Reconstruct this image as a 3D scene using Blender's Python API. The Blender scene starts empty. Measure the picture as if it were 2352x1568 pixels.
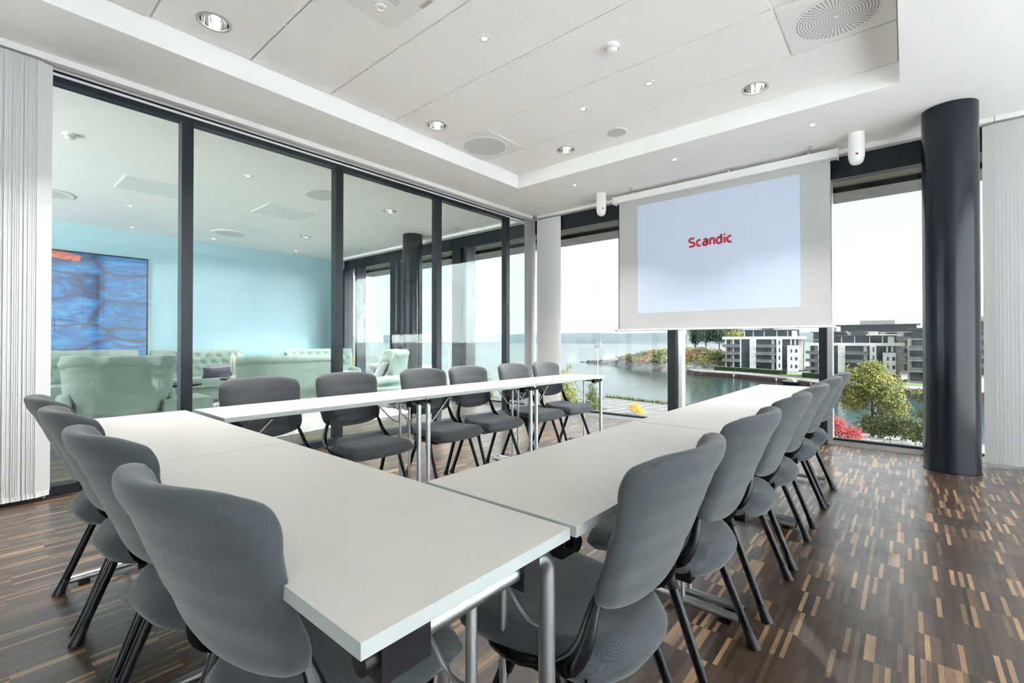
import bpy, bmesh, math, random
from mathutils import Vector, Matrix
PI = math.pi
random.seed(7)
scene = bpy.context.scene
COL = scene.collection

# ------------------------------------------------------------------ helpers
class MB:
    """collects geometry, builds ONE mesh object"""
    def __init__(self): self.bm = bmesh.new()
    def box(self, lo, hi, M=None):
        x0, y0, z0 = lo; x1, y1, z1 = hi
        P = [Vector(p) for p in ((x0,y0,z0),(x1,y0,z0),(x1,y1,z0),(x0,y1,z0),(x0,y0,z1),(x1,y0,z1),(x1,y1,z1),(x0,y1,z1))]
        if M: P = [M @ p for p in P]
        v = [self.bm.verts.new(p) for p in P]
        for f in ((3,2,1,0),(4,5,6,7),(0,1,5,4),(1,2,6,5),(2,3,7,6),(3,0,4,7)):
            self.bm.faces.new([v[i] for i in f])
        return self
    def tube(self, pts, r, seg=12, caps=True, flat=None):
        """swept round (or oval: r=(a,b), flat = preferred direction of a) bar along pts; r may be list per point"""
        pts = [Vector(p) for p in pts]; n = len(pts); rings = []
        up = Vector(flat) if flat else None
        prev = None
        for i, p in enumerate(pts):
            if i == 0: t = pts[1]-p
            elif i == n-1: t = p-pts[i-1]
            else: t = (pts[i+1]-p).normalized()+(p-pts[i-1]).normalized()
            t.normalize()
            if up is not None: a = (up - t*up.dot(t))
            elif prev is not None: a = prev - t*prev.dot(t)
            else: a = t.orthogonal()
            a.normalize(); prev = a; b = t.cross(a)
            rr = r[i] if isinstance(r, list) else r
            ra, rb = rr if isinstance(rr, tuple) else (rr, rr)
            rings.append([self.bm.verts.new(p + a*ra*math.cos(2*PI*k/seg) + b*rb*math.sin(2*PI*k/seg)) for k in range(seg)])
        for i in range(n-1):
            for k in range(seg):
                self.bm.faces.new((rings[i][k], rings[i][(k+1)%seg], rings[i+1][(k+1)%seg], rings[i+1][k]))
        if caps:
            self.bm.faces.new(list(reversed(rings[0]))); self.bm.faces.new(rings[-1])
        return self
    def lathe(self, prof, seg=32, M=None):
        rings = []
        for r, z in prof:
            if r < 1e-6:
                p = Vector((0,0,z)); rings.append([self.bm.verts.new(M @ p if M else p)])
            else:
                ring = []
                for k in range(seg):
                    p = Vector((r*math.cos(2*PI*k/seg), r*math.sin(2*PI*k/seg), z))
                    ring.append(self.bm.verts.new(M @ p if M else p))
                rings.append(ring)
        for a, b in zip(rings, rings[1:]):
            for k in range(seg):
                k2 = (k+1) % seg
                if len(a) == 1 and len(b) == 1: continue
                if len(a) == 1: self.bm.faces.new((a[0], b[k2], b[k]))
                elif len(b) == 1: self.bm.faces.new((a[k], a[k2], b[0]))
                else: self.bm.faces.new((a[k], a[k2], b[k2], b[k]))
        return self
    def prism(self, poly, z0, z1, M=None):
        n = len(poly)
        lo = [Vector((x, y, z0)) for x, y in poly]; hi = [Vector((x, y, z1)) for x, y in poly]
        if M: lo = [M @ p for p in lo]; hi = [M @ p for p in hi]
        a = [self.bm.verts.new(p) for p in lo]; b = [self.bm.verts.new(p) for p in hi]
        self.bm.faces.new(list(reversed(a))); self.bm.faces.new(b)
        for i in range(n):
            j = (i+1) % n
            self.bm.faces.new((a[i], a[j], b[j], b[i]))
        return self
    def pillow(self, P, T, nu, nv):
        """closed cushion: P(u,v) mid surface (u in -1..1, v in 0..1), T(u,v) half thickness"""
        e = 1e-3; A = []; B = []
        for j in range(nv+1):
            ra = []; rb = []
            for i in range(nu+1):
                u = -1+2*i/nu; v = j/nv
                p = Vector(P(u, v))
                du = Vector(P(min(1,u+e), v))-Vector(P(max(-1,u-e), v)); dv = Vector(P(u, min(1,v+e)))-Vector(P(u, max(0,v-e)))
                n = du.cross(dv)
                if n.length < 1e-12: n = Vector((1,0,0))
                n.normalize(); t = T(u, v)
                ra.append(self.bm.verts.new(p+n*t)); rb.append(self.bm.verts.new(p-n*t))
            A.append(ra); B.append(rb)
        for j in range(nv):
            for i in range(nu):
                self.bm.faces.new((A[j][i], A[j][i+1], A[j+1][i+1], A[j+1][i]))
                self.bm.faces.new((B[j][i], B[j+1][i], B[j+1][i+1], B[j][i+1]))
        for i in range(nu):
            self.bm.faces.new((A[0][i], B[0][i], B[0][i+1], A[0][i+1]))
            self.bm.faces.new((A[nv][i], A[nv][i+1], B[nv][i+1], B[nv][i]))
        for j in range(nv):
            self.bm.faces.new((A[j][0], A[j+1][0], B[j+1][0], B[j][0]))
            self.bm.faces.new((A[j][nu], B[j][nu], B[j+1][nu], A[j+1][nu]))
        return self
    def xform(self, M): self.bm.transform(M); return self
    def bevel(self, w, seg=2, ang=0.6):
        es = [e for e in self.bm.edges if len(e.link_faces) == 2 and e.calc_face_angle(0) > ang]
        bmesh.ops.bevel(self.bm, geom=es, offset=w, segments=seg, profile=0.6, affect='EDGES', clamp_overlap=True)
        return self
    def build(self, name, m, parent=None, smooth=False, sub=0):
        bmesh.ops.recalc_face_normals(self.bm, faces=self.bm.faces[:])
        me = bpy.data.meshes.new(name); self.bm.to_mesh(me); self.bm.free()
        for mm in (m if isinstance(m, (list, tuple)) else [m]): me.materials.append(mm)
        if smooth:
            for p in me.polygons: p.use_smooth = True
            if smooth != 'all':
                try: me.set_sharp_from_angle(angle=math.radians(40))
                except Exception: pass
        o = bpy.data.objects.new(name, me); COL.objects.link(o)
        if parent: o.parent = parent
        if sub:
            md = o.modifiers.new('sub', 'SUBSURF'); md.levels = sub; md.render_levels = sub
        return o

def tag(o, label=None, cat=None, group=None, kind=None):
    if label: o['label'] = label
    if cat: o['category'] = cat
    if group: o['group'] = group
    if kind: o['kind'] = kind
    return o
def thing(name, loc, label, cat, group=None, rz=0.0):
    o = bpy.data.objects.new(name, None); o.empty_display_size = 0.1
    o.location = loc; o.rotation_euler = (0, 0, rz); COL.objects.link(o)
    return tag(o, label, cat, group)
def kids(o): return [c for c in bpy.data.objects if c.parent == o]
def dup(root, loc, rz, label, group=None):
    def cp(o, par):
        c = o.copy(); COL.objects.link(c); c.parent = par
        for ch in kids(o): cp(ch, c)
        return c
    r = cp(root, None); r.location = loc; r.rotation_euler = (0, 0, rz); r['label'] = label
    if group: r['group'] = group
    return r
def smoothstep(a, b, x):
    t = max(0, min(1, (x-a)/(b-a))); return t*t*(3-2*t)
def interp(xs, ys, x):
    if x <= xs[0]: return ys[0]
    for i in range(len(xs)-1):
        if x <= xs[i+1]:
            t = (x-xs[i])/(xs[i+1]-xs[i]); t = t*t*(3-2*t)*0.5+t*0.5
            return ys[i]+(ys[i+1]-ys[i])*t
    return ys[-1]
def arc(c, r, a0, a1, n, plane='xz'):
    out = []
    for i in range(n+1):
        a = a0+(a1-a0)*i/n; out.append((c[0]+r*math.cos(a), c[1]+r*math.sin(a)))
    return out

# ------------------------------------------------------------------ materials
class NT:
    def __init__(self, name):
        self.m = bpy.data.materials.new(name); self.m.use_nodes = True
        self.t = self.m.node_tree; self.n = self.t.nodes; self.l = self.t.links
        self.b = self.n['Principled BSDF']; self.out = self.n['Material Output']
    def add(self, typ, **kw):
        x = self.n.new(typ)
        for k, v in kw.items():
            if k in x.bl_rna.properties: setattr(x, k, v)
            else: x.inputs[k].default_value = v
        return x
    def link(self, a, b): self.l.new(a, b)
    def math(self, op, a, b=None, c=None):
        x = self.n.new('ShaderNodeMath'); x.operation = op
        for i, v in enumerate((a, b, c)):
            if v is None: continue
            if hasattr(v, 'is_linked') or hasattr(v, 'links'): self.link(v, x.inputs[i])
            else: x.inputs[i].default_value = v
        return x.outputs[0]
    def ramp(self, fac, stops, interp='LINEAR'):
        x = self.n.new('ShaderNodeValToRGB'); x.color_ramp.interpolation = interp
        els = x.color_ramp.elements
        while len(els) > 1: els.remove(els[-1])
        els[0].position = stops[0][0]; els[0].color = (*stops[0][1], 1)
        for p, c in stops[1:]:
            e = els.new(p); e.color = (*c, 1)
        self.link(fac, x.inputs[0]); return x.outputs[0]
def pbr(name, col, rough=0.5, metal=0.0, spec=0.5, coat=0.0, coat_r=0.1, noise=0.0, nscale=20, bump=0.0, bscale=200, sheen=0.0):
    t = NT(name); b = t.b
    b.inputs['Base Color'].default_value = (*col, 1); b.inputs['Roughness'].default_value = rough
    b.inputs['Metallic'].default_value = metal; b.inputs['Specular IOR Level'].default_value = spec
    b.inputs['Coat Weight'].default_value = coat; b.inputs['Coat Roughness'].default_value = coat_r
    if sheen: b.inputs['Sheen Weight'].default_value = sheen; b.inputs['Sheen Roughness'].default_value = 0.5
    if noise or bump: tc = t.add('ShaderNodeTexCoord')
    if noise:
        nz = t.add('ShaderNodeTexNoise', Scale=nscale, Detail=4.0); t.link(tc.outputs['Object'], nz.inputs['Vector'])
        lo = tuple(max(0, c*(1-noise)) for c in col); hi = tuple(min(1, c*(1+noise)) for c in col)
        t.link(t.ramp(nz.outputs['Fac'], [(0.3, lo), (0.7, hi)]), b.inputs['Base Color'])
    if bump:
        n2 = t.add('ShaderNodeTexNoise', Scale=bscale, Detail=3.0); t.link(tc.outputs['Object'], n2.inputs['Vector'])
        bp = t.add('ShaderNodeBump', Strength=bump, Distance=0.002); t.link(n2.outputs['Fac'], bp.inputs['Height'])
        t.link(bp.outputs[0], b.inputs['Normal'])
    return t.m
def emit(name, col, s):
    t = NT(name); t.b.inputs['Base Color'].default_value = (*col, 1)
    t.b.inputs['Emission Color'].default_value = (*col, 1); t.b.inputs['Emission Strength'].default_value = s
    return t.m
def glass(name, tint, f0=0.04, rough=0.0):
    t = NT(name); t.n.remove(t.b)
    tr = t.add('ShaderNodeBsdfTransparent'); tr.inputs[0].default_value = (*tint, 1)
    gl = t.add('ShaderNodeBsdfGlossy'); gl.inputs['Roughness'].default_value = rough; gl.inputs['Color'].default_value = (0.95, 1, 0.98, 1)
    lw = t.add('ShaderNodeLayerWeight', Blend=0.5)
    p5 = t.math('POWER', lw.outputs['Facing'], 5.0)
    fac = t.math('ADD', t.math('MULTIPLY', p5, 1-f0), f0)
    mx = t.add('ShaderNodeMixShader'); t.link(fac, mx.inputs[0]); t.link(tr.outputs[0], mx.inputs[1]); t.link(gl.outputs[0], mx.inputs[2])
    t.link(mx.outputs[0], t.out.inputs['Surface']); return t.m

M = {}
M['white'] = pbr('white_paint', (0.90, 0.90, 0.89), 0.6, noise=0.01, nscale=3)
M['tile'] = pbr('ceiling_tile', (0.905, 0.905, 0.90), 0.8, noise=0.012, nscale=60)
M['groove'] = pbr('ceiling_groove', (0.74, 0.735, 0.72), 0.8)
M['white_plastic'] = pbr('white_plastic', (0.82, 0.82, 0.81), 0.35)
M['grey_mesh'] = pbr('speaker_mesh', (0.55, 0.56, 0.56), 0.7, bump=0.4, bscale=900)
M['dark_frame'] = pbr('anthracite_frame', (0.007, 0.010, 0.015), 0.35, spec=0.3, noise=0.15, nscale=8)
M['alu'] = pbr('brushed_aluminium', (0.62, 0.63, 0.65), 0.28, metal=1.0)
M['steel'] = pbr('silver_steel', (0.42, 0.44, 0.455), 0.36, metal=1.0)
M['chrome'] = pbr('chrome', (0.85, 0.85, 0.83), 0.06, metal=1.0)
M['black'] = pbr('black_plastic', (0.004, 0.0045, 0.006), 0.35, spec=0.3, noise=0.2, nscale=30)
M['blackgloss'] = pbr('black_enamel', (0.003, 0.0035, 0.005), 0.22, spec=0.35, noise=0.2, nscale=30)
M['pillar'] = pbr('dark_blue_enamel', (0.004, 0.006, 0.011), 0.20, spec=0.35, noise=0.2, nscale=2)
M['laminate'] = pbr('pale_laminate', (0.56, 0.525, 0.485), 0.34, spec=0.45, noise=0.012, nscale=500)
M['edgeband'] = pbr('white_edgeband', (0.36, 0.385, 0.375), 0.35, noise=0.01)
M['blind'] = None
M['mint'] = pbr('mint_fabric', (0.225, 0.292, 0.262), 0.85, sheen=0.3, noise=0.06, nscale=120, bump=0.3, bscale=500)
M['purple'] = pbr('plum_satin', (0.085, 0.075, 0.12), 0.45, sheen=0.3, noise=0.1)
M['darkcush'] = pbr('charcoal_velvet', (0.10, 0.12, 0.13), 0.7, sheen=0.5, noise=0.1)
M['bluewall'] = pbr('pale_blue_paint', (0.37, 0.565, 0.65), 0.5, noise=0.02, nscale=2)
M['wood_dark'] = pbr('dark_wood', (0.05, 0.03, 0.02), 0.4, noise=0.2)
M['rug'] = pbr('shag_pile', (0.34, 0.325, 0.31), 0.95, noise=0.28, nscale=45, bump=1.0, bscale=90, sheen=0.3)
M['screen'] = pbr('screen_fabric', (0.43, 0.43, 0.435), 0.8, noise=0.005, nscale=300)
M['red'] = emit('red_lettering', (0.27, 0.012, 0.025), 0.10)
M['warm_lamp'] = emit('warm_lamp', (1.0, 0.72, 0.45), 6.0)
M['cool_lamp'] = emit('lamp_tube', (1.0, 0.93, 0.80), 8.0)
M['pane_in'] = glass('partition_glass', (0.935, 0.97, 0.955), 0.017)
M['pane_out'] = glass('facade_glass', (0.475, 0.492, 0.492), 0.015)
M['concrete'] = pbr('grey_concrete', (0.46, 0.45, 0.43), 0.8, noise=0.1, nscale=4)
M['soffit_out'] = pbr('beige_soffit', (0.36, 0.34, 0.26), 0.8, noise=0.05, nscale=4)
M['asphalt'] = pbr('asphalt', (0.115, 0.11, 0.105), 0.9, noise=0.15, nscale=2)
M['paint_line'] = pbr('road_paint', (0.34, 0.34, 0.33), 0.8)
M['grass'] = pbr('grass', (0.10, 0.17, 0.035), 0.9, noise=0.4, nscale=3)
M['lawn'] = pbr('lawn', (0.12, 0.22, 0.03), 0.9, noise=0.2, nscale=3)
M['hedge'] = pbr('hedge', (0.028, 0.06, 0.018), 0.9, noise=0.4, nscale=6)
M['timber'] = pbr('weathered_timber', (0.17, 0.165, 0.16), 0.8, noise=0.15, nscale=1.0)
M['quaywall'] = pbr('rusty_sheet_piles', (0.13, 0.065, 0.045), 0.8, noise=0.4, nscale=1.5)
M['render_white'] = pbr('white_render', (0.78, 0.77, 0.76), 0.7, noise=0.02, nscale=2)
M['render_grey'] = pbr('pale_grey_render', (0.42, 0.39, 0.36), 0.7, noise=0.04, nscale=2)
M['winglass'] = pbr('dark_window_glass', (0.03, 0.045, 0.055), 0.06, spec=0.8, noise=0.5, nscale=0.35)
M['balc'] = pbr('balcony_glass', (0.16, 0.18, 0.19), 0.15, noise=0.2, nscale=0.5)
M['roof'] = pbr('slate_roof', (0.10, 0.105, 0.12), 0.6, noise=0.1, nscale=1)
M['bark'] = pbr('bark', (0.10, 0.075, 0.055), 0.9, noise=0.3, nscale=4)
M['hill'] = pbr('forest_hill', (0.035, 0.055, 0.062), 0.95, noise=0.5, nscale=0.01)
M['galv'] = pbr('galvanised', (0.5, 0.5, 0.5), 0.5, metal=0.6)
M['boat_hull'] = pbr('boat_hull', (0.02, 0.025, 0.04), 0.3)
M['canvas'] = pbr('boat_canvas', (0.50, 0.44, 0.38), 0.8)
M['ivory'] = pbr('ivory_ceramic', (0.72, 0.69, 0.63), 0.4, noise=0.1, nscale=20)
M['access'] = pbr('access_panel_paint', (0.76, 0.78, 0.78), 0.5)

def mat_fabric():
    t = NT('grey_weave'); b = t.b
    tc = t.add('ShaderNodeTexCoord')
    mp = t.add('ShaderNodeMapping'); t.link(tc.outputs['Object'], mp.inputs[0]); mp.inputs['Rotation'].default_value = (0.6, 0.5, 0.4)
    w = t.add('ShaderNodeTexWave', wave_type='BANDS', bands_direction='Z', Scale=128.0, Distortion=0.6, Detail=1.0); t.link(mp.outputs[0], w.inputs['Vector'])
    w.inputs['Detail Scale'].default_value = 12
    mp2 = t.add('ShaderNodeMapping'); t.link(tc.outputs['Object'], mp2.inputs[0]); mp2.inputs['Rotation'].default_value = (-0.5, 0.9, 0.2)
    w2 = t.add('ShaderNodeTexWave', wave_type='BANDS', bands_direction='Y', Scale=150.0, Distortion=0.6, Detail=1.0); t.link(mp2.outputs[0], w2.inputs['Vector'])
    h = t.math('MULTIPLY', w.outputs['Fac'], t.math('ADD', t.math('MULTIPLY', w2.outputs['Fac'], 0.6), 0.4))
    c = t.ramp(h, [(0.0, (0.023, 0.029, 0.033)), (1.0, (0.047, 0.055, 0.059))])
    t.link(c, b.inputs['Base Color']); b.inputs['Roughness'].default_value = 0.85
    b.inputs['Sheen Weight'].default_value = 0.22; b.inputs['Sheen Roughness'].default_value = 0.45
    bp = t.add('ShaderNodeBump', Strength=0.35, Distance=0.001); t.link(h, bp.inputs['Height']); t.link(bp.outputs[0], b.inputs['Normal'])
    return t.m
M['fabric'] = mat_fabric()

def mat_floor():
    t = NT('end_grain_strip_parquet'); b = t.b
    tc = t.add('ShaderNodeTexCoord'); s = t.add('ShaderNodeSeparateXYZ'); t.link(tc.outputs['Object'], s.inputs[0])
    X, Y = s.outputs['X'], s.outputs['Y']
    LEN, WID = 0.185, 0.0150
    row = t.math('FLOOR', t.math('DIVIDE', Y, LEN))
    wr = t.add('ShaderNodeTexWhiteNoise', noise_dimensions='1D'); t.link(row, wr.inputs['W'])
    # mats of strips: every mat (0.2 x ~0.33) slightly shifted in length
    mat = t.math('FLOOR', t.math('DIVIDE', t.math('ADD', X, t.math('MULTIPLY', wr.outputs['Value'], 0.0)), WID*22))
    wm = t.add('ShaderNodeTexWhiteNoise', noise_dimensions='1D'); t.link(mat, wm.inputs['W'])
    y2 = t.math('DIVIDE', t.math('ADD', Y, t.math('MULTIPLY', wm.outputs['Value'], 0.12)), LEN)
    row2 = t.math('FLOOR', y2)
    cell = t.math('FLOOR', t.math('DIVIDE', X, WID))
    cv = t.add('ShaderNodeCombineXYZ'); t.link(cell, cv.inputs[0]); t.link(row2, cv.inputs[1])
    wn = t.add('ShaderNodeTexWhiteNoise', noise_dimensions='3D'); t.link(cv.outputs[0], wn.inputs['Vector'])
    c1 = t.ramp(wn.outputs['Value'], [(0.0, (0.024, 0.0135, 0.008)), (0.40, (0.038, 0.022, 0.013)), (0.66, (0.056, 0.032, 0.018)), (0.80, (0.085, 0.050, 0.028)), (0.86, (0.17, 0.100, 0.052)), (1.0, (0.28, 0.17, 0.09))])
    # wood grain
    mp = t.add('ShaderNodeMapping'); t.link(tc.outputs['Object'], mp.inputs[0]); mp.inputs['Scale'].default_value = (220, 14, 1)
    nz = t.add('ShaderNodeTexNoise', Scale=1.0, Detail=3.0); t.link(mp.outputs[0], nz.inputs['Vector'])
    g = t.ramp(nz.outputs['Fac'], [(0.3, (0.75, 0.75, 0.75)), (0.7, (1.2, 1.2, 1.2))])
    mx = t.add('ShaderNodeMixRGB', blend_type='MULTIPLY', Fac=1.0); t.link(c1, mx.inputs[1]); t.link(g, mx.inputs[2])
    # dark hairline joint between rows
    fr = t.math('FRACT', y2); jt = t.math('LESS_THAN', fr, 0.008)
    mx2 = t.add('ShaderNodeMixRGB', blend_type='MIX'); t.link(t.math('MULTIPLY', jt, 0.6), mx2.inputs[0]); t.link(mx.outputs[0], mx2.inputs[1]); mx2.inputs[2].default_value = (0.01, 0.007, 0.005, 1)
    t.link(mx2.outputs[0], b.inputs['Base Color'])
    n2 = t.add('ShaderNodeTexNoise', Scale=6.0, Detail=4.0); t.link(tc.outputs['Object'], n2.inputs['Vector'])
    rr = t.ramp(n2.outputs['Fac'], [(0.3, (0.32,)*3), (0.7, (0.42,)*3)]); t.link(rr, b.inputs['Roughness'])
    b.inputs['Specular IOR Level'].default_value = 0.5
    b.inputs['Coat Weight'].default_value = 0.75; b.inputs['Coat Roughness'].default_value = 0.25
    bp = t.add('ShaderNodeBump', Strength=0.06, Distance=0.001); t.link(wn.outputs['Value'], bp.inputs['Height']); t.link(bp.outputs[0], b.inputs['Normal'])
    return t.m
M['floor'] = mat_floor()

def mat_blind():
    t = NT('blind_slat_fabric'); b = t.b
    b.inputs['Base Color'].default_value = (0.84, 0.845, 0.845, 1); b.inputs['Roughness'].default_value = 0.7
    tl = t.add('ShaderNodeBsdfTranslucent'); tl.inputs[0].default_value = (0.70, 0.72, 0.73, 1)
    mx = t.add('ShaderNodeMixShader'); mx.inputs[0].default_value = 0.28
    t.link(b.outputs[0], mx.inputs[1]); t.link(tl.outputs[0], mx.inputs[2]); t.link(mx.outputs[0], t.out.inputs['Surface'])
    return t.m
M['blind'] = mat_blind()
M['blind_shaded'] = mat_blind()
M['blind_shaded'].node_tree.nodes['Mix Shader'].inputs[0].default_value = 0.05  # same white fabric, made less translucent to put shade on the pillar-side blind
M['blind_diffuser'] = mat_blind()
M['blind_diffuser'].node_tree.nodes['Mix Shader'].inputs[0].default_value = 0.62  # extra translucency so the unseen side blind glows as a diffuser

def mat_grille():
    """white sheet with a round field of concentric punched slots; object space, centre at origin"""
    t = NT('perforated_grille'); b = t.b
    tc = t.add('ShaderNodeTexCoord'); s = t.add('ShaderNodeSeparateXYZ'); t.link(tc.outputs['Object'], s.inputs[0])
    x, y = s.outputs['X'], s.outputs['Y']
    r = t.math('SQRT', t.math('ADD', t.math('MULTIPLY', x, x), t.math('MULTIPLY', y, y)))
    ring = t.math('DIVIDE', r, 0.0165); ri = t.math('FLOOR', ring); rf = t.math('FRACT', ring)
    a = t.math('DIVIDE', t.math('ARCTAN2', y, x), 2*PI)
    af = t.math('FRACT', t.math('MULTIPLY', a, 56.0))
    m1 = t.math('LESS_THAN', t.math('ABSOLUTE', t.math('SUBTRACT', rf, 0.5)), 0.24)
    m2 = t.math('LESS_THAN', t.math('ABSOLUTE', t.math('SUBTRACT', af, 0.5)), 0.27)
    m3 = t.math('MULTIPLY', t.math('LESS_THAN', r, 0.235), t.math('GREATER_THAN', r, 0.02))
    mk = t.math('MULTIPLY', t.math('MULTIPLY', m1, m2), m3)
    mx = t.add('ShaderNodeMixRGB'); t.link(mk, mx.inputs[0]); mx.inputs[1].default_value = (0.84, 0.84, 0.835, 1); mx.inputs[2].default_value = (0.10, 0.10, 0.10, 1)
    t.link(mx.outputs[0], b.inputs['Base Color']); b.inputs['Roughness'].default_value = 0.5
    return t.m
M['grille'] = mat_grille()

def mat_painting():
    t = NT('abstract_blue_canvas'); b = t.b
    tc = t.add('ShaderNodeTexCoord'); mp = t.add('ShaderNodeMapping'); t.link(tc.outputs['Object'], mp.inputs[0])
    nz = t.add('ShaderNodeTexNoise', Scale=1.6, Detail=2.0); t.link(mp.outputs[0], nz.inputs['Vector'])
    vm = t.add('ShaderNodeVectorMath', operation='MULTIPLY_ADD'); t.link(nz.outputs['Color'], vm.inputs[0]); vm.inputs[1].default_value = (0, 0.30, 0.22); t.link(mp.outputs[0], vm.inputs[2])
    m2 = t.add('ShaderNodeMapping'); t.link(vm.outputs[0], m2.inputs[0]); m2.inputs['Scale'].default_value = (0.0, 1.05, 2.5)
    v = t.add('ShaderNodeTexVoronoi', feature='DISTANCE_TO_EDGE', Scale=1.0, Randomness=0.55); t.link(m2.outputs[0], v.inputs['Vector'])
    v2 = t.add('ShaderNodeTexVoronoi', feature='F1', Scale=1.0, Randomness=0.55); t.link(m2.outputs[0], v2.inputs['Vector'])
    m3 = t.add('ShaderNodeMapping'); t.link(vm.outputs[0], m3.inputs[0]); m3.inputs['Scale'].default_value = (1, 1.3, 4.5)
    st = t.add('ShaderNodeTexNoise', Scale=1.6, Detail=7.0, Distortion=2.6); t.link(m3.outputs[0], st.inputs['Vector'])
    base = t.ramp(st.outputs['Fac'], [(0.28, (0.001, 0.030, 0.12)), (0.48, (0.001, 0.115, 0.40)), (0.62, (0.004, 0.22, 0.56)), (0.8, (0.10, 0.40, 0.60))])
    edge = t.ramp(v.outputs['Distance'], [(0.0, (0.10, 0.10, 0.14)), (0.02, (0.30, 0.32, 0.40)), (0.10, (1, 1, 1))])
    mx = t.add('ShaderNodeMixRGB', blend_type='MULTIPLY', Fac=1.0); t.link(base, mx.inputs[1]); t.link(edge, mx.inputs[2])
    # orange-red flourish across the upper left
    s = t.add('ShaderNodeSeparateXYZ'); t.link(vm.outputs[0], s.inputs[0])
    d = t.math('ABSOLUTE', t.math('SUBTRACT', s.outputs['Z'], t.math('ADD', t.math('MULTIPLY', s.outputs['Y'], -0.22), 1.28)))
    o1 = t.math('LESS_THAN', d, t.math('SUBTRACT', 0.20, t.math('MULTIPLY', s.outputs['Y'], 0.10))); o2 = t.math('LESS_THAN', s.outputs['Y'], 1.48)
    mx3 = t.add('ShaderNodeMixRGB'); t.link(t.math('MULTIPLY', o1, o2), mx3.inputs[0]); t.link(mx.outputs[0], mx3.inputs[1])
    oc = t.ramp(st.outputs['Fac'], [(0.3, (0.30, 0.04, 0.03)), (0.55, (0.72, 0.13, 0.06)), (0.8, (0.62, 0.30, 0.25))]); t.link(oc, mx3.inputs[2])
    t.link(mx3.outputs[0], b.inputs['Base Color']); b.inputs['Roughness'].default_value = 0.4
    return t.m
M['painting'] = mat_painting()

def mat_water():
    t = NT('sea_water'); b = t.b
    b.inputs['Base Color'].default_value = (0.020, 0.045, 0.045, 1); b.inputs['Roughness'].default_value = 0.12
    tc = t.add('ShaderNodeTexCoord'); mp = t.add('ShaderNodeMapping'); t.link(tc.outputs['Object'], mp.inputs[0]); mp.inputs['Scale'].default_value = (0.25, 0.7, 1)
    mp.inputs['Rotation'].default_value = (0, 0, 0.5)
    nz = t.add('ShaderNodeTexNoise', Scale=1.0, Detail=5.0); t.link(mp.outputs[0], nz.inputs['Vector'])
    bp = t.add('ShaderNodeBump', Strength=0.22, Distance=0.25); t.link(nz.outputs['Fac'], bp.inputs['Height']); t.link(bp.outputs[0], b.inputs['Normal'])
    return t.m
M['water'] = mat_water()

def mat_land(name, stops, scale):
    t = NT(name); b = t.b
    tc = t.add('ShaderNodeTexCoord'); nz = t.add('ShaderNodeTexNoise', Scale=scale, Detail=5.0); t.link(tc.outputs['Object'], nz.inputs['Vector'])
    t.link(t.ramp(nz.outputs['Fac'], stops), b.inputs['Base Color']); b.inputs['Roughness'].default_value = 0.95
    return t.m
M['rock'] = mat_land('shore_rock', [(0.3, (0.05, 0.05, 0.05)), (0.5, (0.12, 0.115, 0.11)), (0.72, (0.24, 0.23, 0.21))], 0.35)
M['heath'] = mat_land('autumn_heath', [(0.3, (0.05, 0.06, 0.025)), (0.48, (0.10, 0.085, 0.04)), (0.6, (0.15, 0.075, 0.035)), (0.72, (0.085, 0.09, 0.04))], 0.12)
def leafmat(name, stops, scale=0.8): return mat_land(name, stops, scale)
M['leaf_yellow'] = leafmat('leaf_yellow_green', [(0.3, (0.075, 0.105, 0.03)), (0.5, (0.17, 0.175, 0.045)), (0.7, (0.33, 0.27, 0.06))])
M['leaf_green'] = leafmat('leaf_green', [(0.3, (0.05, 0.075, 0.03)), (0.7, (0.16, 0.17, 0.06))])
M['leaf_pine'] = leafmat('leaf_pine', [(0.3, (0.02, 0.04, 0.025)), (0.7, (0.06, 0.095, 0.05))], 0.3)
M['leaf_red'] = leafmat('leaf_red', [(0.3, (0.28, 0.03, 0.03)), (0.7, (0.55, 0.09, 0.08))])
M['leaf_gold'] = leafmat('leaf_gold', [(0.3, (0.45, 0.28, 0.03)), (0.7, (0.65, 0.45, 0.08))])
M['leaf_rust'] = leafmat('leaf_rust', [(0.3, (0.16, 0.06, 0.025)), (0.7, (0.30, 0.14, 0.06))])

# ------------------------------------------------------------------ dimensions of the room
FL, SOF, TRAY = 0.0, 3.09, 3.26
XG, YF = -4.665, 6.03            # glass wall, facade
XB = -10.74                      # blue lounge wall
XR, YB = 3.0, -2.6               # right side, rear side of the meeting room
TX0, TX1, TY1 = -3.85, -0.03, 4.667

# floor / walls / ceilings
tag(MB().box((XB-0.2, YB-0.2, -0.2), (XR+0.2, YF+0.12, 0)).build('floor', M['floor']), kind='structure')
c = MB()
for lo, hi in (((XG, YB, SOF), (TX0, YF+0.1, 3.5)), ((TX1, YB, SOF), (XR+0.1, YF+0.1, 3.5)), ((TX0, TY1, SOF), (TX1, YF+0.1, 3.5))):
    c.box(lo, hi)
ceil = tag(c.build('ceiling', M['white']), kind='structure')
MB().box((TX0, YB, 3.2735), (TX1, TY1, 3.5)).build('recess_back', M['groove'], ceil)
t_ = MB(); xs = [TX0+0.004, -3.238, -1.945, -0.657, TX1-0.004]
ys = [4.667-0.655*k for k in range(12)]; ys[1:6] = [4.052, 3.395, 2.732, 2.070, 1.422]; ys[6:] = [0.80-0.645*k for k in range(6)]
for i in range(4):
    for j in range(len(ys)-1):
        y1, y0 = ys[j], max(ys[j+1], YB)
        if y1 <= YB+0.05: continue
        t_.box((xs[i]+0.006, y0+0.006, TRAY), (xs[i+1]-0.006, y1-0.006, TRAY+0.012))
t_.bevel(0.003, 1)
t_.build('ceiling_tile', M['tile'], ceil)
g_ = MB()
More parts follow.
